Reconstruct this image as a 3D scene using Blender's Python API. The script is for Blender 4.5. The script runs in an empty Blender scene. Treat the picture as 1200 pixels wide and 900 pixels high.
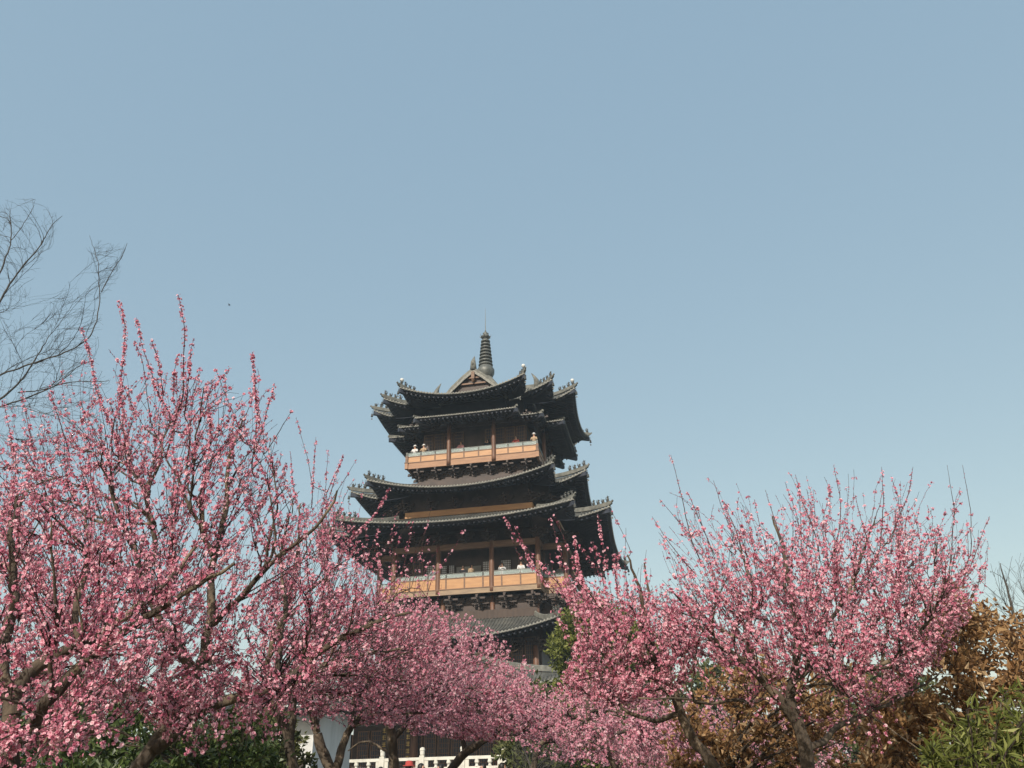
import bpy, bmesh, math, random
import numpy as np
from mathutils import Vector, Matrix
R = math.radians
rng = np.random.default_rng(7)
random.seed(7)
scn = bpy.context.scene
col = scn.collection

# ------------------------------------------------------------------ camera
EYE = 1.6
PITCH, ROLL = R(27.222), R(1.4218)
cd = bpy.data.cameras.new('camera'); cam = bpy.data.objects.new('camera', cd); col.objects.link(cam)
cd.sensor_width = 36.0; cd.lens = 27.0; cd.clip_start = 0.05; cd.clip_end = 6000
cF = np.array([0, math.cos(PITCH), math.sin(PITCH)])
cR0 = np.array([1.0, 0, 0]); cU0 = np.array([0, -math.sin(PITCH), math.cos(PITCH)])
cR = math.cos(ROLL) * cR0 - math.sin(ROLL) * cU0
cU = math.sin(ROLL) * cR0 + math.cos(ROLL) * cU0
mw = Matrix.Identity(4)
for i in range(3):
    mw[i][0] = cR[i]; mw[i][1] = cU[i]; mw[i][2] = -cF[i]
mw[2][3] = EYE
cam.matrix_world = mw
scn.camera = cam

# ------------------------------------------------------------------ sky, sun, exposure
SUN_EL, SUN_AZ = 32.0, 200.0            # azimuth clockwise from +Y: behind the camera, to its left
w = bpy.data.worlds.new('World'); scn.world = w; w.use_nodes = True
nt = w.node_tree; bg = nt.nodes['Background']
sky = nt.nodes.new('ShaderNodeTexSky'); sky.sky_type = 'NISHITA'; sky.sun_disc = False
sky.sun_elevation = R(SUN_EL); sky.sun_rotation = R(SUN_AZ)
sky.altitude = 0; sky.air_density = 1.0; sky.dust_density = 1.0; sky.ozone_density = 1.0
# thin even spring haze over the whole sky: a little of the sky's own colour is replaced by pale grey blue
vm = nt.nodes.new('ShaderNodeVectorMath'); vm.operation = 'MULTIPLY_ADD'
vm.inputs[1].default_value = (1.08, 0.80, 0.42); vm.inputs[2].default_value = (2.12, 3.33, 4.66)
nt.links.new(sky.outputs[0], vm.inputs[0]); nt.links.new(vm.outputs[0], bg.inputs[0])
bg.inputs[1].default_value = 0.10
ld = bpy.data.lights.new('sun', 'SUN'); ld.energy = 4.6; ld.angle = R(0.6); ld.color = (1.0, 0.93, 0.82)
sun = bpy.data.objects.new('sun', ld); col.objects.link(sun)
sdir = Vector((math.sin(R(SUN_AZ)) * math.cos(R(SUN_EL)), math.cos(R(SUN_AZ)) * math.cos(R(SUN_EL)), math.sin(R(SUN_EL))))
sun.rotation_euler = sdir.to_track_quat('Z', 'Y').to_euler()
sun.location = (-20, -20, 40)
scn.view_settings.view_transform = 'Standard'; scn.view_settings.look = 'None'
scn.view_settings.exposure = 0.0; scn.view_settings.gamma = 1.0

# ------------------------------------------------------------------ helpers
def tag(o, label=None, cat=None, group=None, kind=None):
    if label: o['label'] = label
    if cat: o['category'] = cat
    if group: o['group'] = group
    if kind: o['kind'] = kind
    return o

def empty(name, loc=(0, 0, 0), rz=0.0, parent=None):
    o = bpy.data.objects.new(name, None); o.empty_display_size = 0.3
    col.objects.link(o); o.location = loc; o.rotation_euler = (0, 0, rz)
    if parent: o.parent = parent
    return o

def link(name, me, parent=None, kind=None, loc=None, rz=None):
    o = bpy.data.objects.new(name, me); col.objects.link(o)
    if parent is not None: o.parent = parent
    if kind: o['kind'] = kind
    if loc is not None: o.location = loc
    if rz is not None: o.rotation_euler = (0, 0, rz)
    return o

def arr_mesh(name, V, F, m, tint=None, smooth=False):
    """V (n,3); F (k,3) or (k,4) array; tint per-vertex float"""
    V = np.asarray(V, np.float32); F = np.asarray(F, np.int32)
    me = bpy.data.meshes.new(name)
    me.vertices.add(len(V)); me.vertices.foreach_set('co', V.ravel())
    k = F.shape[1]
    me.loops.add(F.size); me.loops.foreach_set('vertex_index', F.ravel())
    me.polygons.add(len(F))
    me.polygons.foreach_set('loop_start', np.arange(0, F.size, k, dtype=np.int32))
    me.polygons.foreach_set('use_smooth', np.full(len(F), smooth, dtype=bool))
    if tint is not None:
        a = me.attributes.new('tint', 'FLOAT', 'POINT'); a.data.foreach_set('value', np.asarray(tint, np.float32))
    me.materials.append(m); me.update(calc_edges=True)
    return me

class MB:
    """collects boxes, bars and tubes into one mesh"""
    def __init__(s): s.V = []; s.F = []
    def add(s, vs, fs):
        n = len(s.V); s.V += [tuple(v) for v in vs]; s.F += [tuple(i + n for i in f) for f in fs]; return s
    def box(s, c, d, ax=None):
        """centre c, full sizes d, optional 3 axes"""
        c = np.array(c, float); h = np.array(d, float) / 2
        A = np.eye(3) if ax is None else np.array(ax, float)
        vs = [c + sx * h[0] * A[0] + sy * h[1] * A[1] + sz * h[2] * A[2] for sx in (-1, 1) for sy in (-1, 1) for sz in (-1, 1)]
        return s.add(vs, [(0, 1, 3, 2), (4, 6, 7, 5), (0, 4, 5, 1), (2, 3, 7, 6), (0, 2, 6, 4), (1, 5, 7, 3)])
    def bx(s, x0, x1, y0, y1, z0, z1):
        return s.box(((x0 + x1) / 2, (y0 + y1) / 2, (z0 + z1) / 2), (abs(x1 - x0), abs(y1 - y0), abs(z1 - z0)))
    def bar(s, p, q, wd, ht, up=(0, 0, 1)):
        p = np.array(p, float); q = np.array(q, float); d = q - p; L = np.linalg.norm(d); d /= L
        sd = np.cross(d, up); n = np.linalg.norm(sd)
        sd = sd / n if n > 1e-6 else np.array([1., 0, 0]); u = np.cross(sd, d)
        return s.box((p + q) / 2, (L, wd, ht), (d, sd, u))
    def tube(s, pts, rad, sides=8, cap=True):
        pts = np.array(pts, float); n = len(pts)
        rad = np.full(n, rad, float) if np.isscalar(rad) else np.array(rad, float)
        base = len(s.V); ref = np.array([0.31, 0.17, 0.93])
        for i in range(n):
            t = pts[min(i + 1, n - 1)] - pts[max(i - 1, 0)]; t /= np.linalg.norm(t) + 1e-12
            a = np.cross(t, ref); a /= np.linalg.norm(a) + 1e-12; b = np.cross(t, a)
            for k in range(sides):
                th = 2 * math.pi * k / sides
                s.V.append(tuple(pts[i] + rad[i] * (math.cos(th) * a + math.sin(th) * b)))
        for i in range(n - 1):
            for k in range(sides):
                k2 = (k + 1) % sides
                s.F.append((base + i * sides + k, base + i * sides + k2, base + (i + 1) * sides + k2, base + (i + 1) * sides + k))
        if cap:
            s.F.append(tuple(base + k for k in range(sides))[::-1]); s.F.append(tuple(base + (n - 1) * sides + k for k in range(sides)))
        return s
    def lathe(s, prof, c=(0, 0, 0), n=16):
        base = len(s.V)
        for r_, z in prof:
            for k in range(n):
                th = 2 * math.pi * k / n
                s.V.append((c[0] + r_ * math.cos(th), c[1] + r_ * math.sin(th), c[2] + z))
        for i in range(len(prof) - 1):
            for k in range(n):
                k2 = (k + 1) % n
                s.F.append((base + i * n + k, base + i * n + k2, base + (i + 1) * n + k2, base + (i + 1) * n + k))
        s.F.append(tuple(base + k for k in range(n))[::-1]); s.F.append(tuple(base + (len(prof) - 1) * n + k for k in range(n)))
        return s
    def mesh(s, name, m, smooth=False):
        me = bpy.data.meshes.new(name); me.from_pydata(s.V, [], s.F); me.materials.append(m)
        if smooth:
            me.polygons.foreach_set('use_smooth', np.ones(len(me.polygons), dtype=bool))
        me.update(); return me
    def build(s, name, m, parent=None, kind=None, smooth=False, loc=None, rz=None):
        return link(name, s.mesh(name, m, smooth), parent, kind, loc, rz)

# ------------------------------------------------------------------ materials
def mat(name, c1, c2=None, scale=3.0, rough=0.8, bump=0.0, bscale=20.0, detail=6, metal=0.0, spec=0.4, stretch=None, c3=None):
    m = bpy.data.materials.new(name); m.use_nodes = True
    n = m.node_tree; b = n.nodes['Principled BSDF']
    b.inputs['Roughness'].default_value = rough; b.inputs['Metallic'].default_value = metal
    b.inputs['Specular IOR Level'].default_value = spec
    tc = n.nodes.new('ShaderNodeTexCoord'); mp = n.nodes.new('ShaderNodeMapping')
    if stretch: mp.inputs['Scale'].default_value = stretch
    n.links.new(tc.outputs['Object'], mp.inputs['Vector'])
    if c2 is None: c2 = tuple(x * 0.7 for x in c1)
    nz = n.nodes.new('ShaderNodeTexNoise'); nz.inputs['Scale'].default_value = scale; nz.inputs['Detail'].default_value = detail
    n.links.new(mp.outputs[0], nz.inputs['Vector'])
    cr = n.nodes.new('ShaderNodeValToRGB'); cr.color_ramp.elements[0].position = 0.32; cr.color_ramp.elements[1].position = 0.68
    cr.color_ramp.elements[0].color = (*c2, 1); cr.color_ramp.elements[1].color = (*c1, 1)
    if c3 is not None:
        e = cr.color_ramp.elements.new(0.5); e.color = (*c3, 1)
    n.links.new(nz.outputs['Fac'], cr.inputs[0]); n.links.new(cr.outputs[0], b.inputs['Base Color'])
    if bump:
        nb = n.nodes.new('ShaderNodeTexNoise'); nb.inputs['Scale'].default_value = bscale; nb.inputs['Detail'].default_value = 8
        n.links.new(mp.outputs[0], nb.inputs['Vector'])
        bp = n.nodes.new('ShaderNodeBump'); bp.inputs['Strength'].default_value = bump; bp.inputs['Distance'].default_value = 0.02
        n.links.new(nb.outputs['Fac'], bp.inputs['Height']); n.links.new(bp.outputs[0], b.inputs['Normal'])
    return m

def tint_mat(name, ramp, transl=0.3, rough=0.6, spec=0.3):
    """colour picked per piece from the 'tint' attribute; leaves and petals let some light through"""
    m = bpy.data.materials.new(name); m.use_nodes = True
    n = m.node_tree; b = n.nodes['Principled BSDF']; out = n.nodes['Material Output']
    b.inputs['Roughness'].default_value = rough; b.inputs['Specular IOR Level'].default_value = spec
    at_ = n.nodes.new('ShaderNodeAttribute'); at_.attribute_name = 'tint'
    cr = n.nodes.new('ShaderNodeValToRGB'); el = cr.color_ramp.elements
    el[0].position = ramp[0][0]; el[0].color = (*ramp[0][1], 1); el[1].position = ramp[-1][0]; el[1].color = (*ramp[-1][1], 1)
    for p_, c in ramp[1:-1]:
        e = el.new(p_); e.color = (*c, 1)
    n.links.new(at_.outputs['Fac'], cr.inputs[0]); n.links.new(cr.outputs[0], b.inputs['Base Color'])
    tr = n.nodes.new('ShaderNodeBsdfTranslucent'); n.links.new(cr.outputs[0], tr.inputs['Color'])
    mx = n.nodes.new('ShaderNodeMixShader'); mx.inputs[0].default_value = transl
    n.links.new(b.outputs[0], mx.inputs[1]); n.links.new(tr.outputs[0], mx.inputs[2]); n.links.new(mx.outputs[0], out.inputs[0])
    return m

M = {}
M['tile'] = mat('grey_roof_tile', (0.125, 0.12, 0.105), (0.055, 0.055, 0.05), 1.3, 0.75, 0.4, 14, c3=(0.085, 0.085, 0.077))
M['tile_end'] = mat('tile_end', (0.30, 0.29, 0.25), (0.16, 0.155, 0.14), 6, 0.7)
M['ridge'] = mat('ridge_mortar', (0.22, 0.215, 0.185), (0.10, 0.10, 0.09), 3, 0.8, 0.4, 20)
M['figure'] = mat('glazed_figure', (0.09, 0.088, 0.08), (0.045, 0.045, 0.04), 5, 0.5)
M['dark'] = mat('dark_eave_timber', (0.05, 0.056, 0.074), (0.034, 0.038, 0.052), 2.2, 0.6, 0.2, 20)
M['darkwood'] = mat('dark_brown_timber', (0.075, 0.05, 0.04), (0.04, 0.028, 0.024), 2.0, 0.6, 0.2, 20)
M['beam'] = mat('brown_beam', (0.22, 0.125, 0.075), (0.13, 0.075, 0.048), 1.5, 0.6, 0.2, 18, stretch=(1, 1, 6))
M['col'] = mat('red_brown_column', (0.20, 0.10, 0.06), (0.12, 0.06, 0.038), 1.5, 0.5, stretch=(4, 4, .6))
M['panel'] = mat('orange_panel', (0.50, 0.265, 0.115), (0.38, 0.19, 0.08), 1.2, 0.5, 0.1, 12, stretch=(1, 1, 5))
M['fascia'] = mat('orange_brown_fascia', (0.39, 0.215, 0.12), (0.29, 0.155, 0.09), 1.5, 0.6, 0.1, 12, stretch=(1, 1, 6))
M['fascia_grey'] = mat('weathered_fascia', (0.36, 0.255, 0.165), (0.25, 0.18, 0.125), 2.0, 0.7, 0.2, 12, stretch=(1, 1, 5))
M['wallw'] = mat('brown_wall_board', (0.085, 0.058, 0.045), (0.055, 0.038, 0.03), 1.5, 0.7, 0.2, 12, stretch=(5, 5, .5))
M['white'] = mat('white_stone', (0.72, 0.69, 0.61), (0.55, 0.52, 0.45), 3, 0.7, 0.2, 14)
M['wall_white'] = mat('white_plaster', (0.70, 0.70, 0.69), (0.50, 0.50, 0.48), 1.1, 0.9, 0.2, 8, stretch=(1, 1, .35), c3=(0.64, 0.64, 0.63))
M['paper'] = mat('pale_screen', (0.78, 0.78, 0.80), (0.66, 0.67, 0.70), 2, 0.8)
M['steel'] = mat('grey_green_bronze', (0.15, 0.155, 0.14), (0.08, 0.085, 0.08), 4, 0.5, 0.2, 12, metal=0.2)
M['lamp'] = mat('white_lamp_housing', (0.75, 0.75, 0.72), (0.6, 0.6, 0.58), 6, 0.4)
M['bark'] = mat('plum_bark', (0.20, 0.15, 0.10), (0.05, 0.038, 0.028), 9, 0.9, 0.8, 34, stretch=(1, 1, .5), c3=(0.085, 0.064, 0.045))
M['twig'] = mat('twig_bark', (0.085, 0.052, 0.042), (0.035, 0.022, 0.022), 6, 0.85)
M['barebark'] = mat('bare_tree_bark', (0.085, 0.075, 0.065), (0.045, 0.04, 0.036), 4, 0.9)
M['stone'] = mat('terrace_stone', (0.33, 0.32, 0.29), (0.22, 0.21, 0.2), 1.2, 0.85, 0.3, 10)
M['ground'] = mat('ground_soil_grass', (0.10, 0.105, 0.045), (0.075, 0.055, 0.035), 0.6, 1.0, 0.5, 8)
M['path'] = mat('grey_paving', (0.27, 0.26, 0.24), (0.19, 0.185, 0.175), 1.5, 0.9, 0.3, 12)
M['skin'] = mat('skin', (0.50, 0.30, 0.21), (0.44, 0.26, 0.18), 4, 0.6)
M['hair'] = mat('black_hair', (0.02, 0.017, 0.015), (0.012, 0.01, 0.01), 9, 0.5)
M['blossom'] = tint_mat('plum_petal', [(0, (0.40, 0.06, 0.12)), (0.25, (0.64, 0.20, 0.29)), (0.6, (0.82, 0.39, 0.48)), (0.9, (0.92, 0.62, 0.66)), (1, (0.94, 0.76, 0.77))], 0.26, 0.7, 0.2)
M['brownleaf'] = tint_mat('dead_leaf', [(0, (0.10, 0.05, 0.025)), (0.5, (0.36, 0.20, 0.085)), (0.8, (0.52, 0.33, 0.16)), (1, (0.62, 0.47, 0.29))], 0.3, 0.6)
M['greenleaf'] = tint_mat('shrub_leaf', [(0, (0.03, 0.055, 0.018)), (0.6, (0.085, 0.125, 0.035)), (1, (0.20, 0.24, 0.08))], 0.25, 0.4, 0.5)
M['limeleaf'] = tint_mat('yellow_green_leaf', [(0, (0.07, 0.08, 0.02)), (0.6, (0.16, 0.18, 0.04)), (1, (0.32, 0.32, 0.10))], 0.3, 0.5)
M['oliveleaf'] = tint_mat('olive_leaf', [(0, (0.05, 0.06, 0.02)), (0.6, (0.10, 0.115, 0.04)), (1, (0.18, 0.17, 0.07))], 0.25, 0.6)
def glass_mat():
    m = bpy.data.materials.new('balustrade_glass'); m.use_nodes = True
    b = m.node_tree.nodes['Principled BSDF']
    b.inputs['Base Color'].default_value = (0.55, 0.62, 0.60, 1); b.inputs['Roughness'].default_value = 0.12
    b.inputs['Transmission Weight'].default_value = 0.55; b.inputs['IOR'].default_value = 1.1
    nz = m.node_tree.nodes.new('ShaderNodeTexNoise'); nz.inputs['Scale'].default_value = 2.5
    mr = m.node_tree.nodes.new('ShaderNodeMapRange'); mr.inputs[3].default_value = 0.08; mr.inputs[4].default_value = 0.35
    m.node_tree.links.new(nz.outputs['Fac'], mr.inputs[0]); m.node_tree.links.new(mr.outputs[0], b.inputs['Roughness'])
    return m
M['glass'] = glass_mat()

# ------------------------------------------------------------------ ground
def poly(name, pts, z, m, kind='structure'):
    me = bpy.data.meshes.new(name); me.from_pydata([(x, y, z) for x, y in pts], [], [tuple(range(len(pts)))]); me.materials.append(m)
    return link(name, me, None, kind)
poly('ground', [(-900, -900), (900, -900), (900, 900), (-900, 900)], 0.0, M['ground'])

# ------------------------------------------------------------------ the pagoda
TR, TAZ, YAW = 58.0, R(-2.1945), R(10.871)
TC = (TR * math.sin(TAZ), TR * math.cos(TAZ), 0.0)
pag = empty('pagoda', TC, -YAW)
tag(pag, 'tall dark timber pagoda with stepped grey tiled upturned eaves, orange balconies and a ringed spire', 'pagoda')
Z0 = EYE

def loop(p, q, m=None):
    """stepped cross plan, (a, b) corners clockwise from the front right one, with a convex flag"""
    if m == 'rect': return [(p, q, 1), (p, -q, 1), (-p, -q, 1), (-p, q, 1)]
    if m is not None: Q = [(p, q, 1), (p, m, 0), (m, m, 1), (m, p, 0), (q, p, 1)]
    elif abs(p - q) > 1e-3: Q = [(p, q, 1), (p, p, 0), (q, p, 1)]
    else: Q = [(p, p, 1)]
    out = []
    for k in range(4):
        for a, b, f in Q:
            for _ in range(k): a, b = b, -a
            out.append((a, b, f))
    return out

def P3(a, b, z): return np.array([a, -b, z])

class RoofSeg:
    def __init__(s, A, B, Ai, Bi, zmid, ztip, zin, fa, fb, flare):
        s.A = np.array(A[:2], float); s.B = np.array(B[:2], float); s.Ai = np.array(Ai[:2], float); s.Bi = np.array(Bi[:2], float)
        s.L = np.linalg.norm(s.B - s.A); s.e = (s.B - s.A) / s.L
        s.n = np.array([-s.e[1], s.e[0]])                      # outward (clockwise loop)
        s.D = (s.A - s.Ai) @ s.n
        if s.D < 0: s.n = -s.n; s.D = -s.D
        s.xa = (s.Ai - s.A) @ s.e; s.xb = (s.Bi - s.A) @ s.e
        s.zm, s.zt, s.zi, s.fa, s.fb, s.fl = zmid, ztip, zin, fa, fb, flare
        s.W = (s.L * 0.5) if (fa and fb) else s.L
    def lift(s, x):
        l = 0.0
        ex = 2.1 if (s.fa and s.fb) else 1.25
        if s.fa: l = max(l, max(0, 1 - x / s.W) ** ex)
        if s.fb: l = max(l, max(0, 1 - (s.L - x) / s.W) ** ex)
        return l if ex > 2 else .3 + .7 * l
    def xl(s, t): return s.xa * t, s.L + (s.xb - s.L) * t
    def pt(s, x, t, off=0.0):
        a, b = s.xl(t); f = (x - a) / (b - a) if b - a > 1e-6 else 0.5; f = min(max(f, 0), 1)
        l = s.lift(f * s.L)
        z = s.zm + (s.zi - s.zm) * (0.7 * t + 0.3 * t * t) + (s.zt - s.zm) * l * (1 - t) ** 1.6 + off
        d = s.D * t + (1 - t) * s.fl * (1 - l)
        q = s.A + s.e * x - s.n * d
        return P3(q[0], q[1], z)

bell_me = MB().tube([(0, 0, 0), (0, 0, -0.28)], 0.012, 4).lathe([(0.02, -0.28), (0.07, -0.34), (0.085, -0.48), (0.10, -0.54), (0.03, -0.54)], n=8).tube([(0, 0, -.54), (0, 0, -.72)], .01, 4).box((0, 0, -.76), (.12, .01, .1)).mesh('wind_bell', M['figure'])
def figure_mesh(k):
    b = MB()
    h = 0.28 + 0.07 * k
    b.box((0, 0, 0.04), (0.18, 0.1, 0.08))
    b.tube([(0.03, 0, 0.06), (0.0, 0, 0.2), (0.03, 0, h * .7), (0.0, 0, h)], [0.07, 0.068, 0.05, 0.02], 6)
    b.tube([(0.03, 0, h * .68), (-0.12, 0, h * .78)], [0.05, 0.025], 5)
    b.tube([(0.08, 0, 0.1), (0.17, 0, 0.22), (0.14, 0, 0.36)], [0.04, 0.03, 0.01], 5)
    b.tube([(-0.05, 0, 0.08), (-0.09, 0, h * .5)], [0.03, 0.03], 5)
    return b.mesh('ridge_figure', M['figure'], True)
fig_me = [figure_mesh(k) for k in range(3)]
lamp_me = MB().lathe([(0.05, 0), (0.05, .12), (0.13, .16), (0.15, .26), (0.12, .34), (0.04, .38)], n=10).mesh('ridge_lamp', M['lamp'], True)

def roof(label, out, inn, zmid, ztip, zin, flare=0.25, thick=0.2, figs=3, lamps=(), rib=0.22, ridge_w=0.2, tips=True, bells=True):
    """one tier of eaves: deck, tiles, tile ends, soffit with rafters, hip ridges with figures and bells"""
    lo, li = loop(*out), loop(*inn)
    n = len(lo); zmid += Z0; ztip += Z0; zin += Z0
    segs = [RoofSeg(lo[i], lo[(i + 1) % n], li[i], li[(i + 1) % n], zmid, ztip, zin, lo[i][2], lo[(i + 1) % n][2], flare) for i in range(n)]
    deck, sof, ribs, raf, ends = MB(), MB(), MB(), MB(), MB()
    TS = [0, .12, .3, .5, .75, 1.0]
    for s in segs:
        k = max(3, int(s.L / 0.6))
        g = []
        for t in TS:
            a, b = s.xl(t); g.append([s.pt(a + (b - a) * j / k, t) for j in range(k + 1)])
        for i in range(len(TS) - 1):
            for j in range(k):
                deck.add([g[i][j], g[i][j + 1], g[i + 1][j + 1], g[i + 1][j]], [(0, 1, 2, 3)])
                o = np.array([0, 0, -thick])
                if i: sof.add([g[i][j] + o, g[i][j + 1] + o, g[i + 1][j + 1] + o, g[i + 1][j] + o], [(3, 2, 1, 0)])
        for j in range(k):
            e = np.array([0, 0, -thick])
            ends.add([g[0][j], g[0][j + 1], g[0][j + 1] + e * .35, g[0][j] + e * .35], [(3, 2, 1, 0)]); sof.add([g[0][j] + e * .35, g[0][j + 1] + e * .35, g[1][j + 1] + e, g[1][j] + e], [(3, 2, 1, 0)])
        # round tile rows, running up the slope
        nr = max(2, int(round(s.L / rib))); side = np.array([s.e[0], -s.e[1], 0]); no = np.array([s.n[0], -s.n[1], 0])
        for i in range(nr):
            x = (i + 0.5) * s.L / nr
            P = []
            for t in np.linspace(0, 1, 7):
                a, b = s.xl(t)
                if a - 1e-3 <= x <= b + 1e-3: P.append(s.pt(x, t))
            if len(P) < 2:
                P = [s.pt(x, 0), s.pt(x, 0) - no * 0.1]
            r_ = rib * 0.27
            rg = []
            for j, c in enumerate(P):
                cc = c + (no * 0.04 if j == 0 else 0)
                rg.append([cc - side * r_, cc - side * r_ * .6 + [0, 0, r_ * .9], cc + side * r_ * .6 + [0, 0, r_ * .9], cc + side * r_])
            for j in range(len(P) - 1):
                ribs.add(rg[j] + rg[j + 1], [(0, 1, 5, 4), (1, 2, 6, 5), (2, 3, 7, 6)])
            # round end cap and hanging drip tile
            c0 = P[0] + no * 0.05
            ends.add([c0 + side * r_ * 1.1 * math.cos(q) + np.array([0, 0, r_ * 1.1 * math.sin(q)]) for q in np.linspace(0, 2 * math.pi, 7)[:-1]], [(0, 1, 2, 3, 4, 5)])
            xm = x + 0.5 * s.L / nr
            if xm < s.L:
                c1 = s.pt(xm, 0) + no * 0.045
                ends.add([c1 - side * r_ * .8, c1 + side * r_ * .8, c1 + np.array([0, 0, -0.10])], [(0, 2, 1)])
        # two layers of rafters under the eave
        nf = max(2, int(round(s.L / 0.34)))
        for i in range(nf):
            x = (i + 0.5) * s.L / nf
            Pp = []
            for t in (0.06, 0.22, 0.55, 0.85):
                a, b = s.xl(t)
                if a <= x <= b: Pp.append(s.pt(x, t, -thick))
            if len(Pp) >= 2:
                raf.bar(Pp[0] + [0, 0, -.05], Pp[1] + [0, 0, -.05], 0.11, 0.11)
                if len(Pp) > 2: raf.bar(Pp[1] + [0, 0, -.16], Pp[2] + [0, 0, -.13], 0.12, 0.12)
                if len(Pp) > 3: raf.bar(Pp[2] + [0, 0, -.14], Pp[3] + [0, 0, -.12], 0.12, 0.12)
    rt = deck.build('roof', M['tile'], pag); rt['label'] = label
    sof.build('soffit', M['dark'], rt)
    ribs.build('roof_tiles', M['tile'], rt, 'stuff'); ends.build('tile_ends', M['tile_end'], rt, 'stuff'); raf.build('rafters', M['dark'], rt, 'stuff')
    # hips
    for i, s in enumerate(segs):
        if not lo[i][2]: continue
        pts = [s.pt(s.xa * t, t, 0.06) for t in np.linspace(0, 1, 9)]
        d0 = pts[0] - pts[1]; d0[2] = 0; d0 /= np.linalg.norm(d0)
        hb = MB()
        if tips:
            tip = [pts[0] + d0 * .28 + [0, 0, .22], pts[0] + d0 * .13 + [0, 0, .09]]
        else: tip = [pts[0] + d0 * 0.08]
        pp = tip + pts
        rr = ([.05, .09] if tips else [0.08]) + [ridge_w * .5] * len(pts)
        for j in range(len(pp) - 1):
            hb.bar(pp[j] + [0, 0, rr[j]], pp[j + 1] + [0, 0, rr[j + 1]], rr[j] * 1.7, rr[j] * 2.2)
        hb.tube([p_ + np.array([0, 0, ridge_w * 1.1]) for p_ in pts], ridge_w * .36, 6)
        hp = hb.build('hip_ridge', M['ridge'], rt)
        # dark hip rafter below
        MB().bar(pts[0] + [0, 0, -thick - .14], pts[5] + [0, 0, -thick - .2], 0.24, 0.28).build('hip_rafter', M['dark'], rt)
        if figs:
            acc = 0.12; ang = math.atan2(-d0[1], -d0[0])
            hipdir = (pts[1] - pts[0]); hl = np.linalg.norm(pts[4] - pts[0])
            for f in range(figs):
                tt = min(0.98, (0.15 + 0.42 * f) / max(hl, .1) / 2)
                q = s.pt(s.xa * tt, tt, 0.06 + ridge_w * 1.35)
                link('ridge_figure', fig_me[(f + i) % 3], rt, None, q, ang)
        if (i in lamps):
            link('ridge_lamp', lamp_me, rt, None, s.pt(s.xa * .05, .05, ridge_w * 1.9 + .08), 0)
        if bells:
            link('wind_bell', bell_me, rt, None, pts[0] + d0 * .1 + [0, 0, -.12], 0)
    return segs, rt

# corner ids of the three step plan: 0 front right, 2 middle right, 4 side right, 18 .. of the left
roof('uppermost roof tier with three stepped upturned corners on each side', (4.75, 8.01, 6.54), (2.7, 4.5, 3.6), 25.32, 26.2, 26.6, 0.28, 0.22, 4, lamps=(0, 4, 19))
roof('straight waist eave under the top roof', (3.88, 6.92, 5.57), (2.7, 5.2, 4.0), 24.0, 24.05, 24.35, 0.0, 0.12, 0, tips=False, ridge_w=0.12, bells=False, rib=0.2)
roof('roof tier below the upper balcony', (6.61, 8.6), (4.0, 4.35), 17.95, 18.88, 19.5, 0.3, 0.22, 4)
roof('roof tier above the lower balcony', (7.98, 10.1), (5.0, 6.2), 15.05, 15.68, 16.5, 0.3, 0.22, 4)
roof('roof tier below the lower balcony', (6.7, 9.6, 'rect'), (4.6, 6.1, 'rect'), 7.8, 8.7, 9.35, 0.3, 0.22, 3)
roof('ground storey roof with concave hips', (8.4, 14.0, 'rect'), (1.4, 9.5, 'rect'), 4.1, 4.9, 6.5, 0.3, 0.22, 3)

def storey_wall(name, p, q, z0, z1, m, mm=None):
    lo = loop(p, q, mm) if mm else loop(p, q)
    b = MB(); n = len(lo)
    vs = [P3(a, c, z0 + Z0) for a, c, _ in lo] + [P3(a, c, z1 + Z0) for a, c, _ in lo]
    b.add(vs, [(i, (i + 1) % n, n + (i + 1) % n, n + i) for i in range(n)] + [tuple(range(n)), tuple(range(n, 2 * n))])
    return b.build(name, m, pag)
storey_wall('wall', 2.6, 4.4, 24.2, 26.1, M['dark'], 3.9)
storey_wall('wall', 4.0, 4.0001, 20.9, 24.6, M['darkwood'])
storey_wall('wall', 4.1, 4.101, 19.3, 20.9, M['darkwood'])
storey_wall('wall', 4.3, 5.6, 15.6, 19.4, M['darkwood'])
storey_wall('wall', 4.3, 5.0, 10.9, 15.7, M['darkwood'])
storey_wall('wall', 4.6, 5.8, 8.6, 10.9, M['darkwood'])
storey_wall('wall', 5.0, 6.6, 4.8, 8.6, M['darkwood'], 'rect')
storey_wall('wall', 6.6, 8.0, -1.0, 5.0, M['darkwood'], 'rect')

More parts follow.
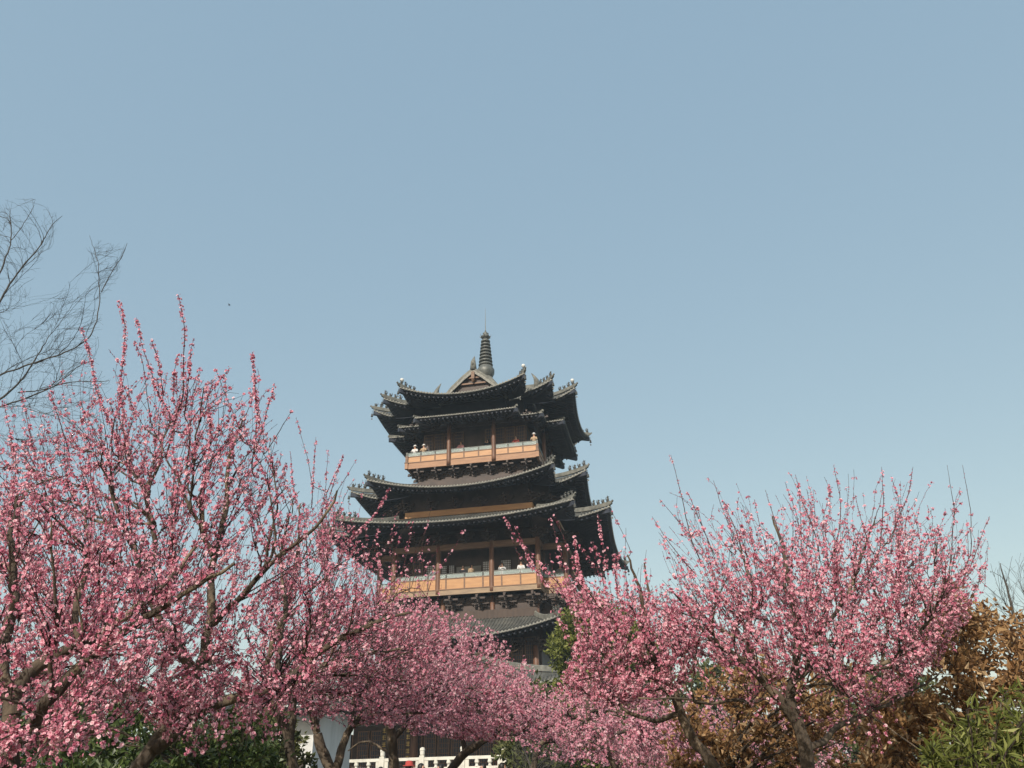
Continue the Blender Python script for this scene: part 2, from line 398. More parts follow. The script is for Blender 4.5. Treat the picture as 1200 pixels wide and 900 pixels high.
# crossing gable roofs under the spire
def gable_top():
    zr, zb, hw, L = 28.95 + Z0, 26.3 + Z0, 2.6, 4.45
    for k in range(4):
        c, s_ = math.cos(k * math.pi / 2), math.sin(k * math.pi / 2)
        def T(a, b, z): return P3(a * c + b * s_, -a * s_ + b * c, z)
        g = MB(); tl = MB(); bb = MB()
        ov = 0.35
        for sg in (-1, 1):
            prof = [(0, zr), (sg * .8, zr - .62), (sg * 1.7, zr - 1.45), (sg * (hw + .1), zb - .06)]
            for i in range(3):
                g.add([T(prof[i][0], 0, prof[i][1]), T(prof[i + 1][0], 0, prof[i + 1][1]), T(prof[i + 1][0], L, prof[i + 1][1]), T(prof[i][0], L, prof[i][1])], [(0, 1, 2, 3)])
                bb.bar(T(prof[i][0], L - .03, prof[i][1] - .12), T(prof[i + 1][0], L - .03, prof[i + 1][1] - .12), .09, .26)
                tl.bar(T(prof[i][0], L - .1, prof[i][1] + .1), T(prof[i + 1][0], L - .1, prof[i + 1][1] + .1), .26, .16)
                for j in range(int(L / .24)):
                    tl.bar(T(prof[i][0], .2 + j * .24, prof[i][1] + .03), T(prof[i + 1][0], .2 + j * .24, prof[i + 1][1] + .03), .1, .09)
        go = g.build('gable_roof', M['tile'], pag); tl.build('gable_tiles', M['ridge'], go, 'stuff')
        bb.build('bargeboard', M['tile_end'], go)
        MB().add([T(0, L - .35, zr - .1), T(-hw, L - .35, zb), T(hw, L - .35, zb)], [(0, 1, 2)]).build('gable_wall', M['darkwood'], go)
        pend = MB(); pend.box(T(0, L - .0, zr - .55), (.26, .26, .6)); pend.lathe([(.02, -.2), (.2, 0), (.02, .18)], T(0, L, zr - .95), 6)
        pend.build('gable_pendant', M['beam'], go)
        for hh in (.45, .95): MB().bar(T(-hh * 1.1, L - .2, zr - .2 - hh), T(hh * 1.1, L - .2, zr - .2 - hh), .12, .12).build('gable_beam', M['beam'], go)
        rd = MB(); rd.bar(T(0, 0, zr + .16), T(0, L - .1, zr + .16), .22, .36); rd.build('main_ridge', M['ridge'], go)
        orn = MB(); orn.tube([T(0, L - .1, zr), T(0, L - .1, zr + .7), T(0, L - .25, zr + 1.05), T(0, L - .5, zr + 1.45)], [.28, .22, .12, .03], 6)
        orn.tube([T(0, L - .05, zr + .35), T(0, L + .25, zr + .55)], [.16, .05], 6)
        orn.build('ridge_end_ornament', M['ridge'], go, smooth=True)
gable_top()
storey_wall('roof_top_slab', 2.7, 4.4, 26.2, 26.42, M['tile'], 3.5)

# spire
def spire():
    sp = MB().lathe([(1.35, 29.2 + Z0), (1.15, 29.6 + Z0), (.8, 30.1 + Z0), (.55, 30.45 + Z0)], n=20).build('spire_base', M['ridge'], pag, smooth=True)
    sp2 = MB().lathe([(.5, 30.35 + Z0), (.62, 30.6 + Z0), (.74, 30.85 + Z0), (.75, 31.2 + Z0), (.6, 31.45 + Z0), (.5, 31.6 + Z0)], n=24).build('spire', M['steel'], pag, smooth=True)
    MB().lathe([(.42, 31.5 + Z0), (.36, 32.7 + Z0), (.22, 34.4 + Z0)], n=14).build('spire_core', M['steel'], sp2, smooth=True)
    for i in range(8):
        z = 31.68 + i * .335; r_ = .61 - i * .031
        MB().lathe([(r_ - .10, -.09), (r_, -.07), (r_ + .02, 0), (r_, .07), (r_ - .10, .09)], (0, 0, z + Z0), 20).build('spire_ring', M['steel'], sp2, smooth=True)
    MB().lathe([(.2, 34.25 + Z0), (.33, 34.4 + Z0), (.43, 34.48 + Z0), (.32, 34.6 + Z0), (.2, 34.75 + Z0), (.25, 34.85 + Z0), (.1, 35.0 + Z0), (.04, 35.2 + Z0)], n=14).build('spire_crown', M['steel'], sp2, smooth=True)
    for k in range(8):
        th = k * math.pi / 4
        MB().tube([(.3 * math.cos(th), .3 * math.sin(th), 34.45 + Z0), (.46 * math.cos(th), .46 * math.sin(th), 34.5 + Z0), (.5 * math.cos(th), .5 * math.sin(th), 34.68 + Z0)], [.04, .03, .015], 5).build('crown_leaf', M['steel'], sp2)
    MB().tube([(0, 0, 35.1 + Z0), (0, 0, 36.2 + Z0), (0, 0, 37.45 + Z0)], [.035, .025, .012], 6).build('lightning_rod', M['steel'], sp2)
spire()

# bracket sets (dougong), one mesh shared
def bracket_mesh():
    b = MB()
    b.box((0, 0, .06), (.24, .24, .14))
    for i, (ln, z) in enumerate(((.75, .2), (1.05, .38), (1.3, .56))):
        b.box((0, 0, z), (ln, .1, .12)); b.box((0, -.16 * (i + 1) + .12, z), (.1, .3 + .34 * (i + 1), .12))
        for sx in (-1, 1): b.box((sx * (ln / 2 - .07), 0, z + .1), (.14, .15, .08))
        b.box((0, -.32 * (i + 1) + .05, z + .1), (.15, .14, .08))
        if i < 2: b.box((0, -.3 * (i + 1), z + .17), (.6 + .2 * i, .09, .1))
    return b.mesh('bracket_set', M['darkwood'])
br_me = bracket_mesh()
def brackets(lo_args, z, step=1.6, scale=1.0):
    lo = loop(*lo_args); n = len(lo)
    for i in range(n):
        A = np.array(lo[i][:2], float); B = np.array(lo[(i + 1) % n][:2], float); L = np.linalg.norm(B - A); e = (B - A) / L
        if not (lo[i][2] and lo[(i + 1) % n][2]) and L < 1.2: continue
        k = max(1, int(round(L / step)))
        for j in range(k + 1):
            q = A + e * L * j / k
            nrm = np.array([-e[1], e[0]])
            if nrm @ ((A + B) / 2) < 0: nrm = -nrm
            # mesh faces local -y (front). outward dir in local coordinates is (nrm0, -nrm1)
            ang = math.atan2(-nrm[1], nrm[0]) + math.pi / 2
            o = link('bracket_set', br_me, pag, None, (q[0] + nrm[0] * .05, -q[1] - nrm[1] * .05, z + Z0), ang); o.scale = (scale,) * 3
brackets((4.1, 4.101), 20.05, 1.37, 1.0)
brackets((4.55, 5.85), 17.15, 1.9, .9)
brackets((5.07, 6.6), 14.3, 1.7, 1.0)
brackets((4.6, 5.9), 10.0, 1.9, 1.15)
brackets((4.4, 4.95), 23.75, 1.45, .8)
brackets((5.0, 6.8, 'rect'), 7.1, 1.8, 1.0)

# columns
def column(a, b, z0, z1, r_=.17, mname='col'):
    c = MB().lathe([(r_ * 1.02, z0 + Z0), (r_, z0 + .3 + Z0), (r_ * .96, (z0 + z1) / 2 + Z0), (r_ * .9, z1 + Z0)], (a, -b, 0), 12)
    c.build('column', M[mname], pag, smooth=True)
for k in range(4):
    def rr(a, b):
        for _ in range(k): a, b = b, -a
        return a, b
    for a in (-1.72, 1.72): column(*rr(a, 4.99), 20.85, 24.15)
    for a in (-5.0, -1.85, 1.85, 5.0): column(*rr(a, 6.62), 11.0, 14.4, .19)
    for a in (-4.7, -1.7, 1.7, 4.7): column(*rr(a, 5.85), 8.6, 10.9, .17)
    if k % 2: continue
    for a in (-4.7, -1.7, 1.7, 4.7): column(*rr(a, 7.0), 4.8, 7.4, .2)
    for a in (-6.9, -2.6, 2.6, 6.9): column(*rr(a, 8.3), -1.0, 4.0, .25)

# beams ringing each storey
def ring_beam(p, q, z0, z1, wd, m, name='beam', mm=None):
    lo = loop(p, q, mm) if mm else loop(p, q); n = len(lo)
    for i in range(n):
        A = np.array(lo[i][:2], float); B = np.array(lo[(i + 1) % n][:2], float); e = (B - A) / np.linalg.norm(B - A)
        ex = wd / 2 - 0.004 * (i % 2)
        A2 = A - e * (ex if lo[i][2] else -ex); B2 = B + e * (ex if lo[(i + 1) % n][2] else -ex)
        zz = (z0 + z1) / 2 + Z0
        MB().bar(P3(A2[0], A2[1], zz), P3(B2[0], B2[1], zz), wd - .003 * (i % 3), (z1 - z0) - .006 * (i % 2)).build(name, m, pag)
ring_beam(5.0, 6.62, 13.92, 14.34, .26, M['beam'])
ring_beam(4.5, 5.8, 16.68, 17.1, .26, M['panel'])
ring_beam(4.75, 4.755, 23.85, 24.12, .2, M['darkwood'])
ring_beam(4.15, 4.155, 19.75, 20.0, .2, M['darkwood'])
ring_beam(4.6, 5.9, 9.4, 9.95, .26, M['wallw'])
ring_beam(6.9, 8.3, 3.4, 3.8, .3, M['beam'], mm='rect')

# balconies
def balcony(label, p, q, zf0, zf1, zp1, zg1, npan, mf, mp_, setback, fl):
    """slab, fascia, then per side: panels between posts, glass panes above them and a hand rail"""
    lo = loop(p, q); n = len(lo)
    b = MB(); vs = [P3(a * .995, c * .995, zf0 + .12 + Z0) for a, c, _ in lo] + [P3(a * .995, c * .995, fl + Z0) for a, c, _ in lo]
    b.add(vs, [(i, (i + 1) % n, n + (i + 1) % n, n + i) for i in range(n)] + [tuple(range(n)), tuple(range(n, 2 * n))])
    bal = b.build('balcony', M['darkwood'], pag); bal['label'] = label
    for i in range(n):
        A = np.array(lo[i][:2], float); B = np.array(lo[(i + 1) % n][:2], float); L = np.linalg.norm(B - A); e = (B - A) / L
        nrm = np.array([-e[1], e[0]])
        if lo[i][2] and lo[(i + 1) % n][2] and nrm @ ((A + B) / 2) < 0: nrm = -nrm
        zz = (zf0 + zf1) / 2 + Z0
        MB().bar(P3(*(A - e * .06), zz), P3(*(B + e * (.06 - .02 * (i % 2))), zz), .16 - .004 * (i % 2), zf1 - zf0).build('fascia', mf, bal)
        MB().bar(P3(*(A - e * .09), zf1 + .03 + Z0), P3(*(B + e * .085), zf1 + .03 + Z0), .22 - .004 * (i % 2), .06).build('moulding', M['beam'], bal)
        k = max(1, int(round(npan * L / (2 * p))))
        for j in range(k):
            a0 = A + e * (L * j / k + .05); a1 = A + e * (L * (j + 1) / k - .05)
            zc = (zf1 + .06 + zp1) / 2 + Z0
            MB().bar(P3(*a0, zc), P3(*a1, zc), .06, zp1 - zf1 - .06).build('panel', mp_, bal)
            zc = (zp1 + .05 + zg1 - .03) / 2 + Z0
            MB().bar(P3(*a0, zc), P3(*a1, zc), .02, zg1 - zp1 - .08).build('glass_pane', M['glass'], bal)
        for j in range(k + 1):
            c = A + e * (L * j / k)
            if j == k: continue
            MB().box(P3(*c, (zf1 + zp1) / 2 + .04 + Z0), (.1, .1, zp1 - zf1 + .07)).build('post', M['beam'], bal)
            MB().box(P3(*c, (zp1 + zg1) / 2 + Z0), (.04, .04, zg1 - zp1)).build('glass_post', M['steel'], bal)
        MB().bar(P3(*(A - e * .05), zp1 + .025 + Z0), P3(*(B + e * .045), zp1 + .025 + Z0), .12 - .004 * (i % 2), .06).build('hand_rail', M['beam'], bal)
        MB().bar(P3(*A, zg1 + Z0), P3(*B, zg1 + Z0), .05 - .002 * (i % 2), .04).build('glass_rail', M['steel'], bal)
    return bal
balcony('orange upper balcony', 5.03, 4.94, 20.8, 21.25, 21.75, 22.1, 9, M['fascia'], M['panel'], 0, 21.15)
balcony('orange lower balcony', 5.07, 6.69, 10.93, 11.25, 11.98, 12.32, 8, M['fascia_grey'], M['panel'], 0, 11.25)

# lattice doors, windows and screens in the walls
def lattice(w_, h_, nx, nz, m_back, m_fr, fr=.06):
    """returns frame mesh (frame + muntins) and pane mesh, local origin bottom centre, facing -y"""
    f = MB(); f.bx(-w_ / 2, w_ / 2, -.05, 0.02, 0, fr); f.bx(-w_ / 2, w_ / 2, -.05, .02, h_ - fr, h_)
    f.bx(-w_ / 2, -w_ / 2 + fr, -.045, .015, fr, h_ - fr); f.bx(w_ / 2 - fr, w_ / 2, -.045, .015, fr, h_ - fr)
    for i in range(1, nx): x = -w_ / 2 + w_ * i / nx; f.bx(x - .015, x + .015, -.035, 0, fr, h_ - fr)
    for i in range(1, nz): z = h_ * i / nz; f.bx(-w_ / 2 + fr, w_ / 2 - fr, -.032, .003, z - .015, z + .015)
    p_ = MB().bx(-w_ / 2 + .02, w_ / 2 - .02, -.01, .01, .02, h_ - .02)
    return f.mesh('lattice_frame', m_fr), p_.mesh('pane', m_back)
def place_lattice(pair, name, a, b, z, k=0):
    for _ in range(k): a, b = b, -a
    o = link(name, pair[0], pag, None, (a, -b, z + Z0), -k * math.pi / 2)
    link('pane', pair[1], o)
    return o
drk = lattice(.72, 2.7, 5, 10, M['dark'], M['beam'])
pal = lattice(.74, 2.1, 6, 14, M['paper'], M['darkwood'], .05)
pal2 = lattice(.45, 2.0, 3, 14, M['paper'], M['darkwood'], .05)
for k in range(4):
    for a in np.arange(-3.6, 3.7, .8):
        if abs(a) < .5 and k == 0: continue
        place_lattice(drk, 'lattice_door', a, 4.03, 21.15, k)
    for a in (-2.85, 1.2, 2.5): place_lattice(pal, 'lattice_window', a, 5.04, 11.35, k)
    for a in (-1.9, -1.35): place_lattice(pal2, 'lattice_window', a, 5.04, 11.35, k)
    for a in (-3.8, 3.75): place_lattice(drk, 'lattice_door', a, 5.04, 11.3, k)
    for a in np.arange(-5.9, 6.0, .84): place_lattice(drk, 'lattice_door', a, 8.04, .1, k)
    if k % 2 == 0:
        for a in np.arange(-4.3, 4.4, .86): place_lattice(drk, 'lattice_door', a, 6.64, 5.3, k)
    o = MB().bx(-1.0, .75, -5.1, -5.02, 12.75 + Z0, 13.15 + Z0).build('wall_board', M['stone'], pag)
    o.rotation_euler[2] = -k * math.pi / 2

M['gold'] = mat('gilt', (0.62, 0.45, 0.16), (0.45, 0.31, 0.10), 6, 0.4, metal=0.4)
for a in (-4.45, -2.95, 2.95, 4.45):
    cb = MB().bx(a - .2, a + .2, -8.42, -8.36, .3 + Z0, 3.1 + Z0).build('couplet_board', M['darkwood'], pag)
    for j in range(7):                      # column of small gilt characters, too far off to read
        z_ = 2.85 - j * .38 + Z0; g_ = MB(); rs = random.Random(j + int(a * 10))
        for q in range(3):
            g_.bx(a - .11, a + .11, -8.435 - .001 * q, -8.42, z_ - q * .09 - .012, z_ - q * .09 + .012)
        x_ = a + rs.uniform(-.05, .05); g_.bx(x_ - .014, x_ + .014, -8.439, -8.422, z_ - .22, z_ + .03)
        g_.build('gilt_character', M['gold'], cb)

# ------------------------------------------------------------------ terrace and white stone balustrade in front of the pagoda
ca, sa = math.cos(YAW), math.sin(YAW)
def T2W(a, b, z=0): return (TC[0] + a * ca - b * sa, TC[1] - a * sa - b * ca, z)
ter = MB(); vs = [T2W(a, b, z) for z in (0, 1.75) for a, b in ((-17, 16), (17, 16), (17, -16), (-17, -16))]
ter.add(vs, [(0, 1, 5, 4), (1, 2, 6, 5), (2, 3, 7, 6), (3, 0, 4, 7), (4, 5, 6, 7)])
tg = ter.build('terrace', M['stone'], None, 'structure')
def balustrade(a0, a1, b, label):
    root = empty('stone_balustrade', T2W((a0 + a1) / 2, b, 1.75), -YAW)
    tag(root, label, 'balustrade')
    n = int(round((a1 - a0) / 2.0)); st = (a1 - a0) / n
    post = MB().box((0, 0, .5), (.24, .24, 1.0)).lathe([(.09, 1.0), (.12, 1.05), (.12, 1.2), (.14, 1.24), (.12, 1.34), (.03, 1.38)], n=8).mesh('post', M['white'])
    pan = MB()
    hw = st / 2 - .12
    pan.bx(-hw, hw, -.06, .06, 0, .16); pan.bx(-hw, hw, -.06, .06, .34, .46)
    pan.bx(-hw, hw, -.08, .08, .78, .92); pan.bx(-hw, -hw + .2, -.055, .055, .46, .78); pan.bx(hw - .2, hw, -.055, .055, .46, .78)
    for x in (-.33, .33): pan.lathe([(.1, .46), (.06, .56), (.12, .64), (.09, .78)], (x, 0, 0), 8)
    pan.bx(-hw, hw, -.05, .05, .16, .34)
    pm = pan.mesh('panel', M['white'])
    for i in range(n + 1): link('post', post, root, None, (-(a1 - a0) / 2 + i * st, 0, 0))
    for i in range(n): link('panel', pm, root, None, (-(a1 - a0) / 2 + (i + .5) * st, 0, 0))
balustrade(-16.5, 4.4, 15.6, 'white carved stone balustrade on the terrace before the pagoda, left of the bare shrub')

#@@PART2
# ------------------------------------------------------------------ forecourt, low hall and house behind the trees
fc = MB(); fc.bx(-30, 30, 19, 42.2, 0, .32); fc.build('forecourt', M['path'], None, 'structure')
CAM = np.array([0, 0, EYE])
def at(u, v, y):
    """world point at depth y (metres along +Y) seen at photograph pixel (u, v)"""
    d = cF + (u - 600) / 900 * cR - (v - 450) / 900 * cU
    return CAM + d * (y / d[1])

def house(label, x, y, wd, dp, hw, hr, rz, tiers=1, z=0.0):
    h = empty('white_hall', (x, y, z), rz); tag(h, label, 'building')
    MB().bx(-wd / 2, wd / 2, -dp / 2, dp / 2, 0, hw).build('wall', M['wall_white'], h)
    ov = .9; r0 = MB(); tl = MB(); rd = MB()
    def pf(t): return hw - .25 + (hr + .25) * (0.65 * t + 0.35 * t * t)
    for sg in (-1, 1):
        T = np.linspace(0, 1, 6); P = [(sg * (dp / 2 + ov) * (1 - t), pf(t)) for t in T]
        for i in range(5):
            a, b = P[i], P[i + 1]
            r0.add([(-wd / 2 - ov, a[0], a[1]), (wd / 2 + ov, a[0], a[1]), (wd / 2 + ov, b[0], b[1]), (-wd / 2 - ov, b[0], b[1])], [(0, 1, 2, 3)])
            r0.add([(-wd / 2 - ov, a[0], a[1] - .18), (wd / 2 + ov, a[0], a[1] - .18), (wd / 2 + ov, b[0], b[1] - .18), (-wd / 2 - ov, b[0], b[1] - .18)], [(0, 3, 2, 1)])
            for j in range(int((wd + 2 * ov) / .3)):
                xx = -wd / 2 - ov + .15 + j * .3
                tl.bar((xx, a[0], a[1] + .04), (xx, b[0], b[1] + .04), .14, .1)
    rf = r0.build('roof', M['tile'], h); tl.build('roof_tiles', M['tile'], rf, 'stuff')
    rd.bx(-wd / 2 - ov, wd / 2 + ov, -.15, .15, hw + hr - .05, hw + hr + .35)
    for sx in (-1, 1):
        rd.tube([(sx * (wd / 2 + ov - .5), 0, hw + hr + .3), (sx * (wd / 2 + ov), 0, hw + hr + .6), (sx * (wd / 2 + ov + .35), 0, hw + hr + 1.0)], [.16, .12, .03], 6)
        for sg in (-1, 1):
            rd.tube([(sx * (wd / 2 + ov), sg * (dp / 2 + ov) * (1 - t), pf(t) + .08) for t in np.linspace(0, 1, 6)], .12, 6)
            e0 = np.array([sx * (wd / 2 + ov), sg * (dp / 2 + ov), pf(0) + .08])
            rd.tube([e0, e0 + [sx * .25, sg * .3, .25], e0 + [sx * .4, sg * .5, .6]], [.12, .09, .03], 6)
    rd.build('ridge', M['ridge'], rf)
    n = max(2, int(wd / 2.6))
    for i in range(n):
        xx = -wd / 2 + wd * (i + .5) / n
        if i == n // 2:
            d = MB().bx(xx - .6, xx + .6, -dp / 2 - .06, -dp / 2 + .05, 0, 2.3).build('door', M['darkwood'], h)
            MB().tube([(xx + .45, -dp / 2 - .07, 1.1), (xx + .45, -dp / 2 - .13, 1.1)], .04, 8).build('handle', M['steel'], d)
        else:
            f, p_ = lattice(1.3, 1.5, 6, 6, M['dark'], M['darkwood'])
            o = link('window', f, h, None, (xx, -dp / 2 - .03, 1.0)); link('pane', p_, o)
house('white walled hall with a grey tiled roof glimpsed far left behind the plum branches', -24.8, 34, 11, 7, 3.6, 2.0, R(8))
house('small white walled house left of the pagoda behind the forked plum trunks', -8.9, 33, 3.2, 5, 4.2, .4, R(-4))

# ------------------------------------------------------------------ people
def skin_mesh(name, verts, edges, radii, m, lv=1):
    me = bpy.data.meshes.new(name); me.from_pydata(verts, edges, []); me.materials.append(m)
    o = bpy.data.objects.new(name, me); col.objects.link(o)
    sk = o.modifiers.new('skin', 'SKIN'); sk.use_smooth_shade = True
    for i, r_ in enumerate(radii):
        me.skin_vertices[0].data[i].radius = (r_, r_) if np.isscalar(r_) else r_
    me.skin_vertices[0].data[0].use_root = True
    ss = o.modifiers.new('sub', 'SUBSURF'); ss.levels = lv; ss.render_levels = lv
    dg = bpy.context.evaluated_depsgraph_get(); ev = o.evaluated_get(dg)
    out = bpy.data.meshes.new_from_object(ev); out.name = name
    bpy.data.objects.remove(o, do_unlink=True)
    if not out.materials: out.materials.append(m)
    return out
def person_meshes(pose):
    """standing figure facing -y, 1.70 m; pose: 'rail' leans on a rail, 'phone' lifts a phone, 'walk' mid stride"""
    V = [(0, 0, .93)]; E_ = []; Rr = [(.15, .10)]
    def ad(p, par, r_): V.append(p); E_.append((par, len(V) - 1)); Rr.append(r_); return len(V) - 1
    lean = -.08 if pose == 'rail' else 0
    w1 = ad((0, lean * .3, 1.1), 0, (.13, .09)); ch = ad((0, lean * .8, 1.3), w1, (.16, .105)); nk0 = ad((0, lean, 1.43), ch, (.10, .07))
    nk = ad((0, lean - .01, 1.49), nk0, .05); h1 = ad((0, lean - .02, 1.56), nk, (.065, .075)); h2 = ad((0, lean - .02, 1.64), h1, (.075, .09)); h3 = ad((0, lean, 1.70), h2, (.045, .05))
    ad((0, lean - .115, 1.585), h1, .012)
    arms = []
    for s in (-1, 1):
        sh = ad((s * .17, lean, 1.40), nk0, .055)
        if pose == 'rail': pts = [(s * .22, lean - .08, 1.2), (s * .2, lean - .30, 1.12), (s * .16, lean - .38, 1.11)]
        elif pose == 'phone': pts = [(s * .24, -.06, 1.18), (s * .16, -.26, 1.32), (s * .09, -.32, 1.42)]
        else: pts = [(s * .22, .03 + s * .06, 1.15), (s * .23, -.03 - s * .14, .95), (s * .23, -.05 - s * .16, .86)]
        a = sh; rs = (.045, .036, .028)
        for p_, r_ in zip(pts, rs): a = ad(p_, a, r_)
        d = np.array(pts[-1]) - np.array(pts[-2]); d /= np.linalg.norm(d)
        for f in range(4):
            q = np.array(pts[-1]) + d * .06 + np.array([(f - 1.5) * .018, 0, 0]); b = ad(tuple(q), a, .009)
            ad(tuple(q + d * (.03 + .005 * (f % 3)) + np.array([0, 0, -.015])), b, .007)
        ad(tuple(np.array(pts[-1]) + d * .02 + np.array([-s * .04, 0, .01])), a, .01)
        arms.append((sh, pts))
    st = .22 if pose == 'walk' else 0
    for s in (-1, 1):
        hp = ad((s * .09, 0, .86), 0, .085); kn = ad((s * .1, -s * st * .5 - .02, .48), hp, .058); an = ad((s * .1, -s * st + .02, .09), kn, .036)
        ad((s * .11, -s * st - .10, .04), an, .034)
    body = skin_mesh('body', V, E_, Rr, M['skin'])
    # jacket over torso and arms
    def jack(m):
        V2 = [(0, 0, .84), (0, lean * .3, 1.08), (0, lean * .8, 1.3), (0, lean, 1.43)]; E2 = [(0, 1), (1, 2), (2, 3)]
        R2 = [(.175, .125), (.16, .115), (.19, .13), (.12, .09)]
        for s, (sh, pts) in zip((-1, 1), arms):
            V2.append((s * .17, lean, 1.40)); E2.append((3, len(V2) - 1)); R2.append(.075)
            for p_, r_ in zip(pts[:2] + [tuple(np.array(pts[1]) * .4 + np.array(pts[2]) * .6)], (.064, .052, .045)):
                V2.append(p_); E2.append((len(V2) - 2, len(V2) - 1)); R2.append(r_)
        return skin_mesh('jacket', V2, E2, R2, m)
    def trou(m):
        V3 = [(0, 0, .92)]; E3 = []; R3 = [(.16, .115)]
        for s in (-1, 1):
            k = len(V3); V3.extend([(s * .09, 0, .82), (s * .1, -s * st * .5 - .02, .48), (s * .1, -s * st + .02, .1)])
            E3.extend([(0, k), (k, k + 1), (k + 1, k + 2)]); R3.extend([.105, .08, .06])
        return skin_mesh('trousers', V3, E3, R3, m)
    hb = MB()
    for z_, r_ in ((0, 0),): pass
    pr = [(.02, .115), (.06, .10), (.088, .06), (.096, .01), (.094, -.04), (.08, -.09)]
    hb.lathe(pr[::-1], (0, lean + .018, 1.625), 12)
    hair = hb.mesh('hair', M['hair'], True)
    eye = MB()
    for s in (-1, 1): eye.lathe([(.002, -.008), (.01, 0), (.002, .008)], (s * .03, lean - .103, 1.625), 6)
    eye.box((0, lean - .098, 1.545), (.045, .008, .008))
    return dict(body=body, hair=hair, face=eye.mesh('eyes_and_mouth', M['hair'], True), jack=jack, trou=trou, lean=lean)
PM = {k: person_meshes(k) for k in ('rail', 'phone', 'walk')}
cloth = {n_: mat('cloth_' + n_, c, tuple(x * .8 for x in c), 6, .9) for n_, c in dict(white=(.72, .72, .72), black=(.025, .025, .03), grey=(.2, .21, .23), red=(.42, .06, .05), navy=(.04, .055, .12), pink=(.6, .28, .30), tan=(.42, .31, .2)).items()}
_cache = {}
def person(label, pos, rz, pose, jk, tr='black', hat=None, grp=None):
    e = empty('person', pos, rz); tag(e, label, 'person', grp)
    p_ = PM[pose]; link('body', p_['body'], e)
    for part, key in (('jack', jk), ('trou', tr)):
        if (pose, part, key) not in _cache: _cache[(pose, part, key)] = p_[part](cloth[key])
        link('jacket' if part == 'jack' else 'trousers', _cache[(pose, part, key)], e)
    link('hair', p_['hair'], e); link('face_features', p_['face'], e)
    if hat:
        MB().lathe([(.17, -.01), (.165, .01), (.105, .015), (.1, .09), (.06, .12), (.01, .125)], (0, p_['lean'] + .01, 1.665), 14).build('hat', cloth[hat], e, smooth=True)
    if pose == 'phone': MB().box((0, -.35, 1.46), (.15, .012, .075)).build('phone', M['hair'], e)
def bal_person(label, a, b, zf, pose, jk, tr='black', hat=None, turn=0, grp=None):
    x, y, _ = T2W(a, b); person(label, (x, y, zf + Z0), -YAW + turn, pose, jk, tr, hat, grp)
UB, LB = 'visitors on the upper balcony', 'visitors on the lower balcony'
bal_person('person in white hat and pale coat at the left end of the upper balcony', -4.55, 4.4, 21.15, 'rail', 'white', 'grey', 'white', grp=UB)
bal_person('person in white hat and tan coat, second from the left end of the upper balcony', -3.85, 4.4, 21.15, 'rail', 'tan', 'black', 'white', grp=UB)
bal_person('person in pink jacket behind the rail between the two columns of the upper balcony', -.95, 4.3, 21.15, 'rail', 'pink', grp=UB)
bal_person('person in black jacket raising a phone just left of the right column, upper balcony', 1.1, 4.3, 21.15, 'phone', 'black', grp=UB)
bal_person('person in red jacket right of the right column on the upper balcony', 3.3, 4.3, 21.15, 'rail', 'red', grp=UB)
bal_person('person in tan jacket and white hat at the right end of the upper balcony', 4.7, 4.45, 21.15, 'rail', 'tan', 'black', 'white', grp=UB)
bal_person('person in grey jacket left of the middle bay of the lower balcony', -2.3, 6.15, 11.25, 'rail', 'grey', grp=LB)
bal_person('person in black jacket leaning on the rail in the middle bay of the lower balcony', -.25, 6.1, 11.25, 'rail', 'black', grp=LB)
bal_person('person in tan jacket beside the black jacketed one in the middle bay, lower balcony', .35, 6.2, 11.25, 'walk', 'tan', turn=.8, grp=LB)
bal_person('person in white shirt raising a phone, right of the middle column of the lower balcony', 2.45, 6.1, 11.25, 'phone', 'white', grp=LB)
bal_person('person in white shirt leaning on the rail in the right bay of the lower balcony', 3.75, 6.15, 11.25, 'rail', 'white', turn=.2, grp=LB)
bal_person('person in navy jacket next to the right hand column of the lower balcony', 4.45, 6.1, 11.25, 'rail', 'navy', grp=LB)
bal_person('person in grey jacket on the set back corner of the lower balcony', 6.15, 4.4, 11.25, 'rail', 'grey', grp=LB)
GP = 'visitors on the forecourt below the pagoda'
for (u, y, pose, jk, hat, lb) in (
    (368, 25, 'walk', 'grey', None, 'person with dark hair and grey jacket walking before the white house, leftmost in the forecourt'),
    (480, 23, 'walk', 'black', 'red', 'person in red hat below the stone balustrade, beside the dark plum trunk'),
    (494, 24, 'phone', 'tan', None, 'person in tan coat raising a phone right beside the red hatted one'),
    (516, 26, 'walk', 'navy', None, 'person in navy jacket before the balustrade at the foot of the pagoda'),
    (566, 27, 'walk', 'pink', None, 'person in pink jacket below the middle of the right balustrade run'),
    (589, 26, 'walk', 'black', None, 'person in black jacket at the right end of the stone balustrade'),
    (446, 28, 'walk', 'red', None, 'person in red jacket below the balustrade, left of the dark plum trunk')):
    p_ = at(u, 893, y); person(lb, (p_[0], y, .32), rng.uniform(-2, 2), pose, jk, 'black', hat, GP)

# bird in the sky
bd = empty('bird', at(268.5, 357.5, 90)); tag(bd, 'small dark bird flying in the clear sky above the left plum tree', 'bird')
MB().tube([(-.17, 0, 0), (-.08, 0, .01), (0, 0, .02), (.1, 0, .02), (.16, 0, .03), (.2, 0, .025)], [.01, .05, .065, .05, .03, .006], 8).build('body', M['hair'], bd, smooth=True)
for s in (-1, 1):
    MB().add([(.07, 0, .04), (-.06, 0, .04), (-.04, s * .18, .10), (.06, s * .2, .11), (-.06, s * .38, .05)], [(0, 1, 2, 3), (3, 2, 4)]).build('wing', M['hair'], bd)

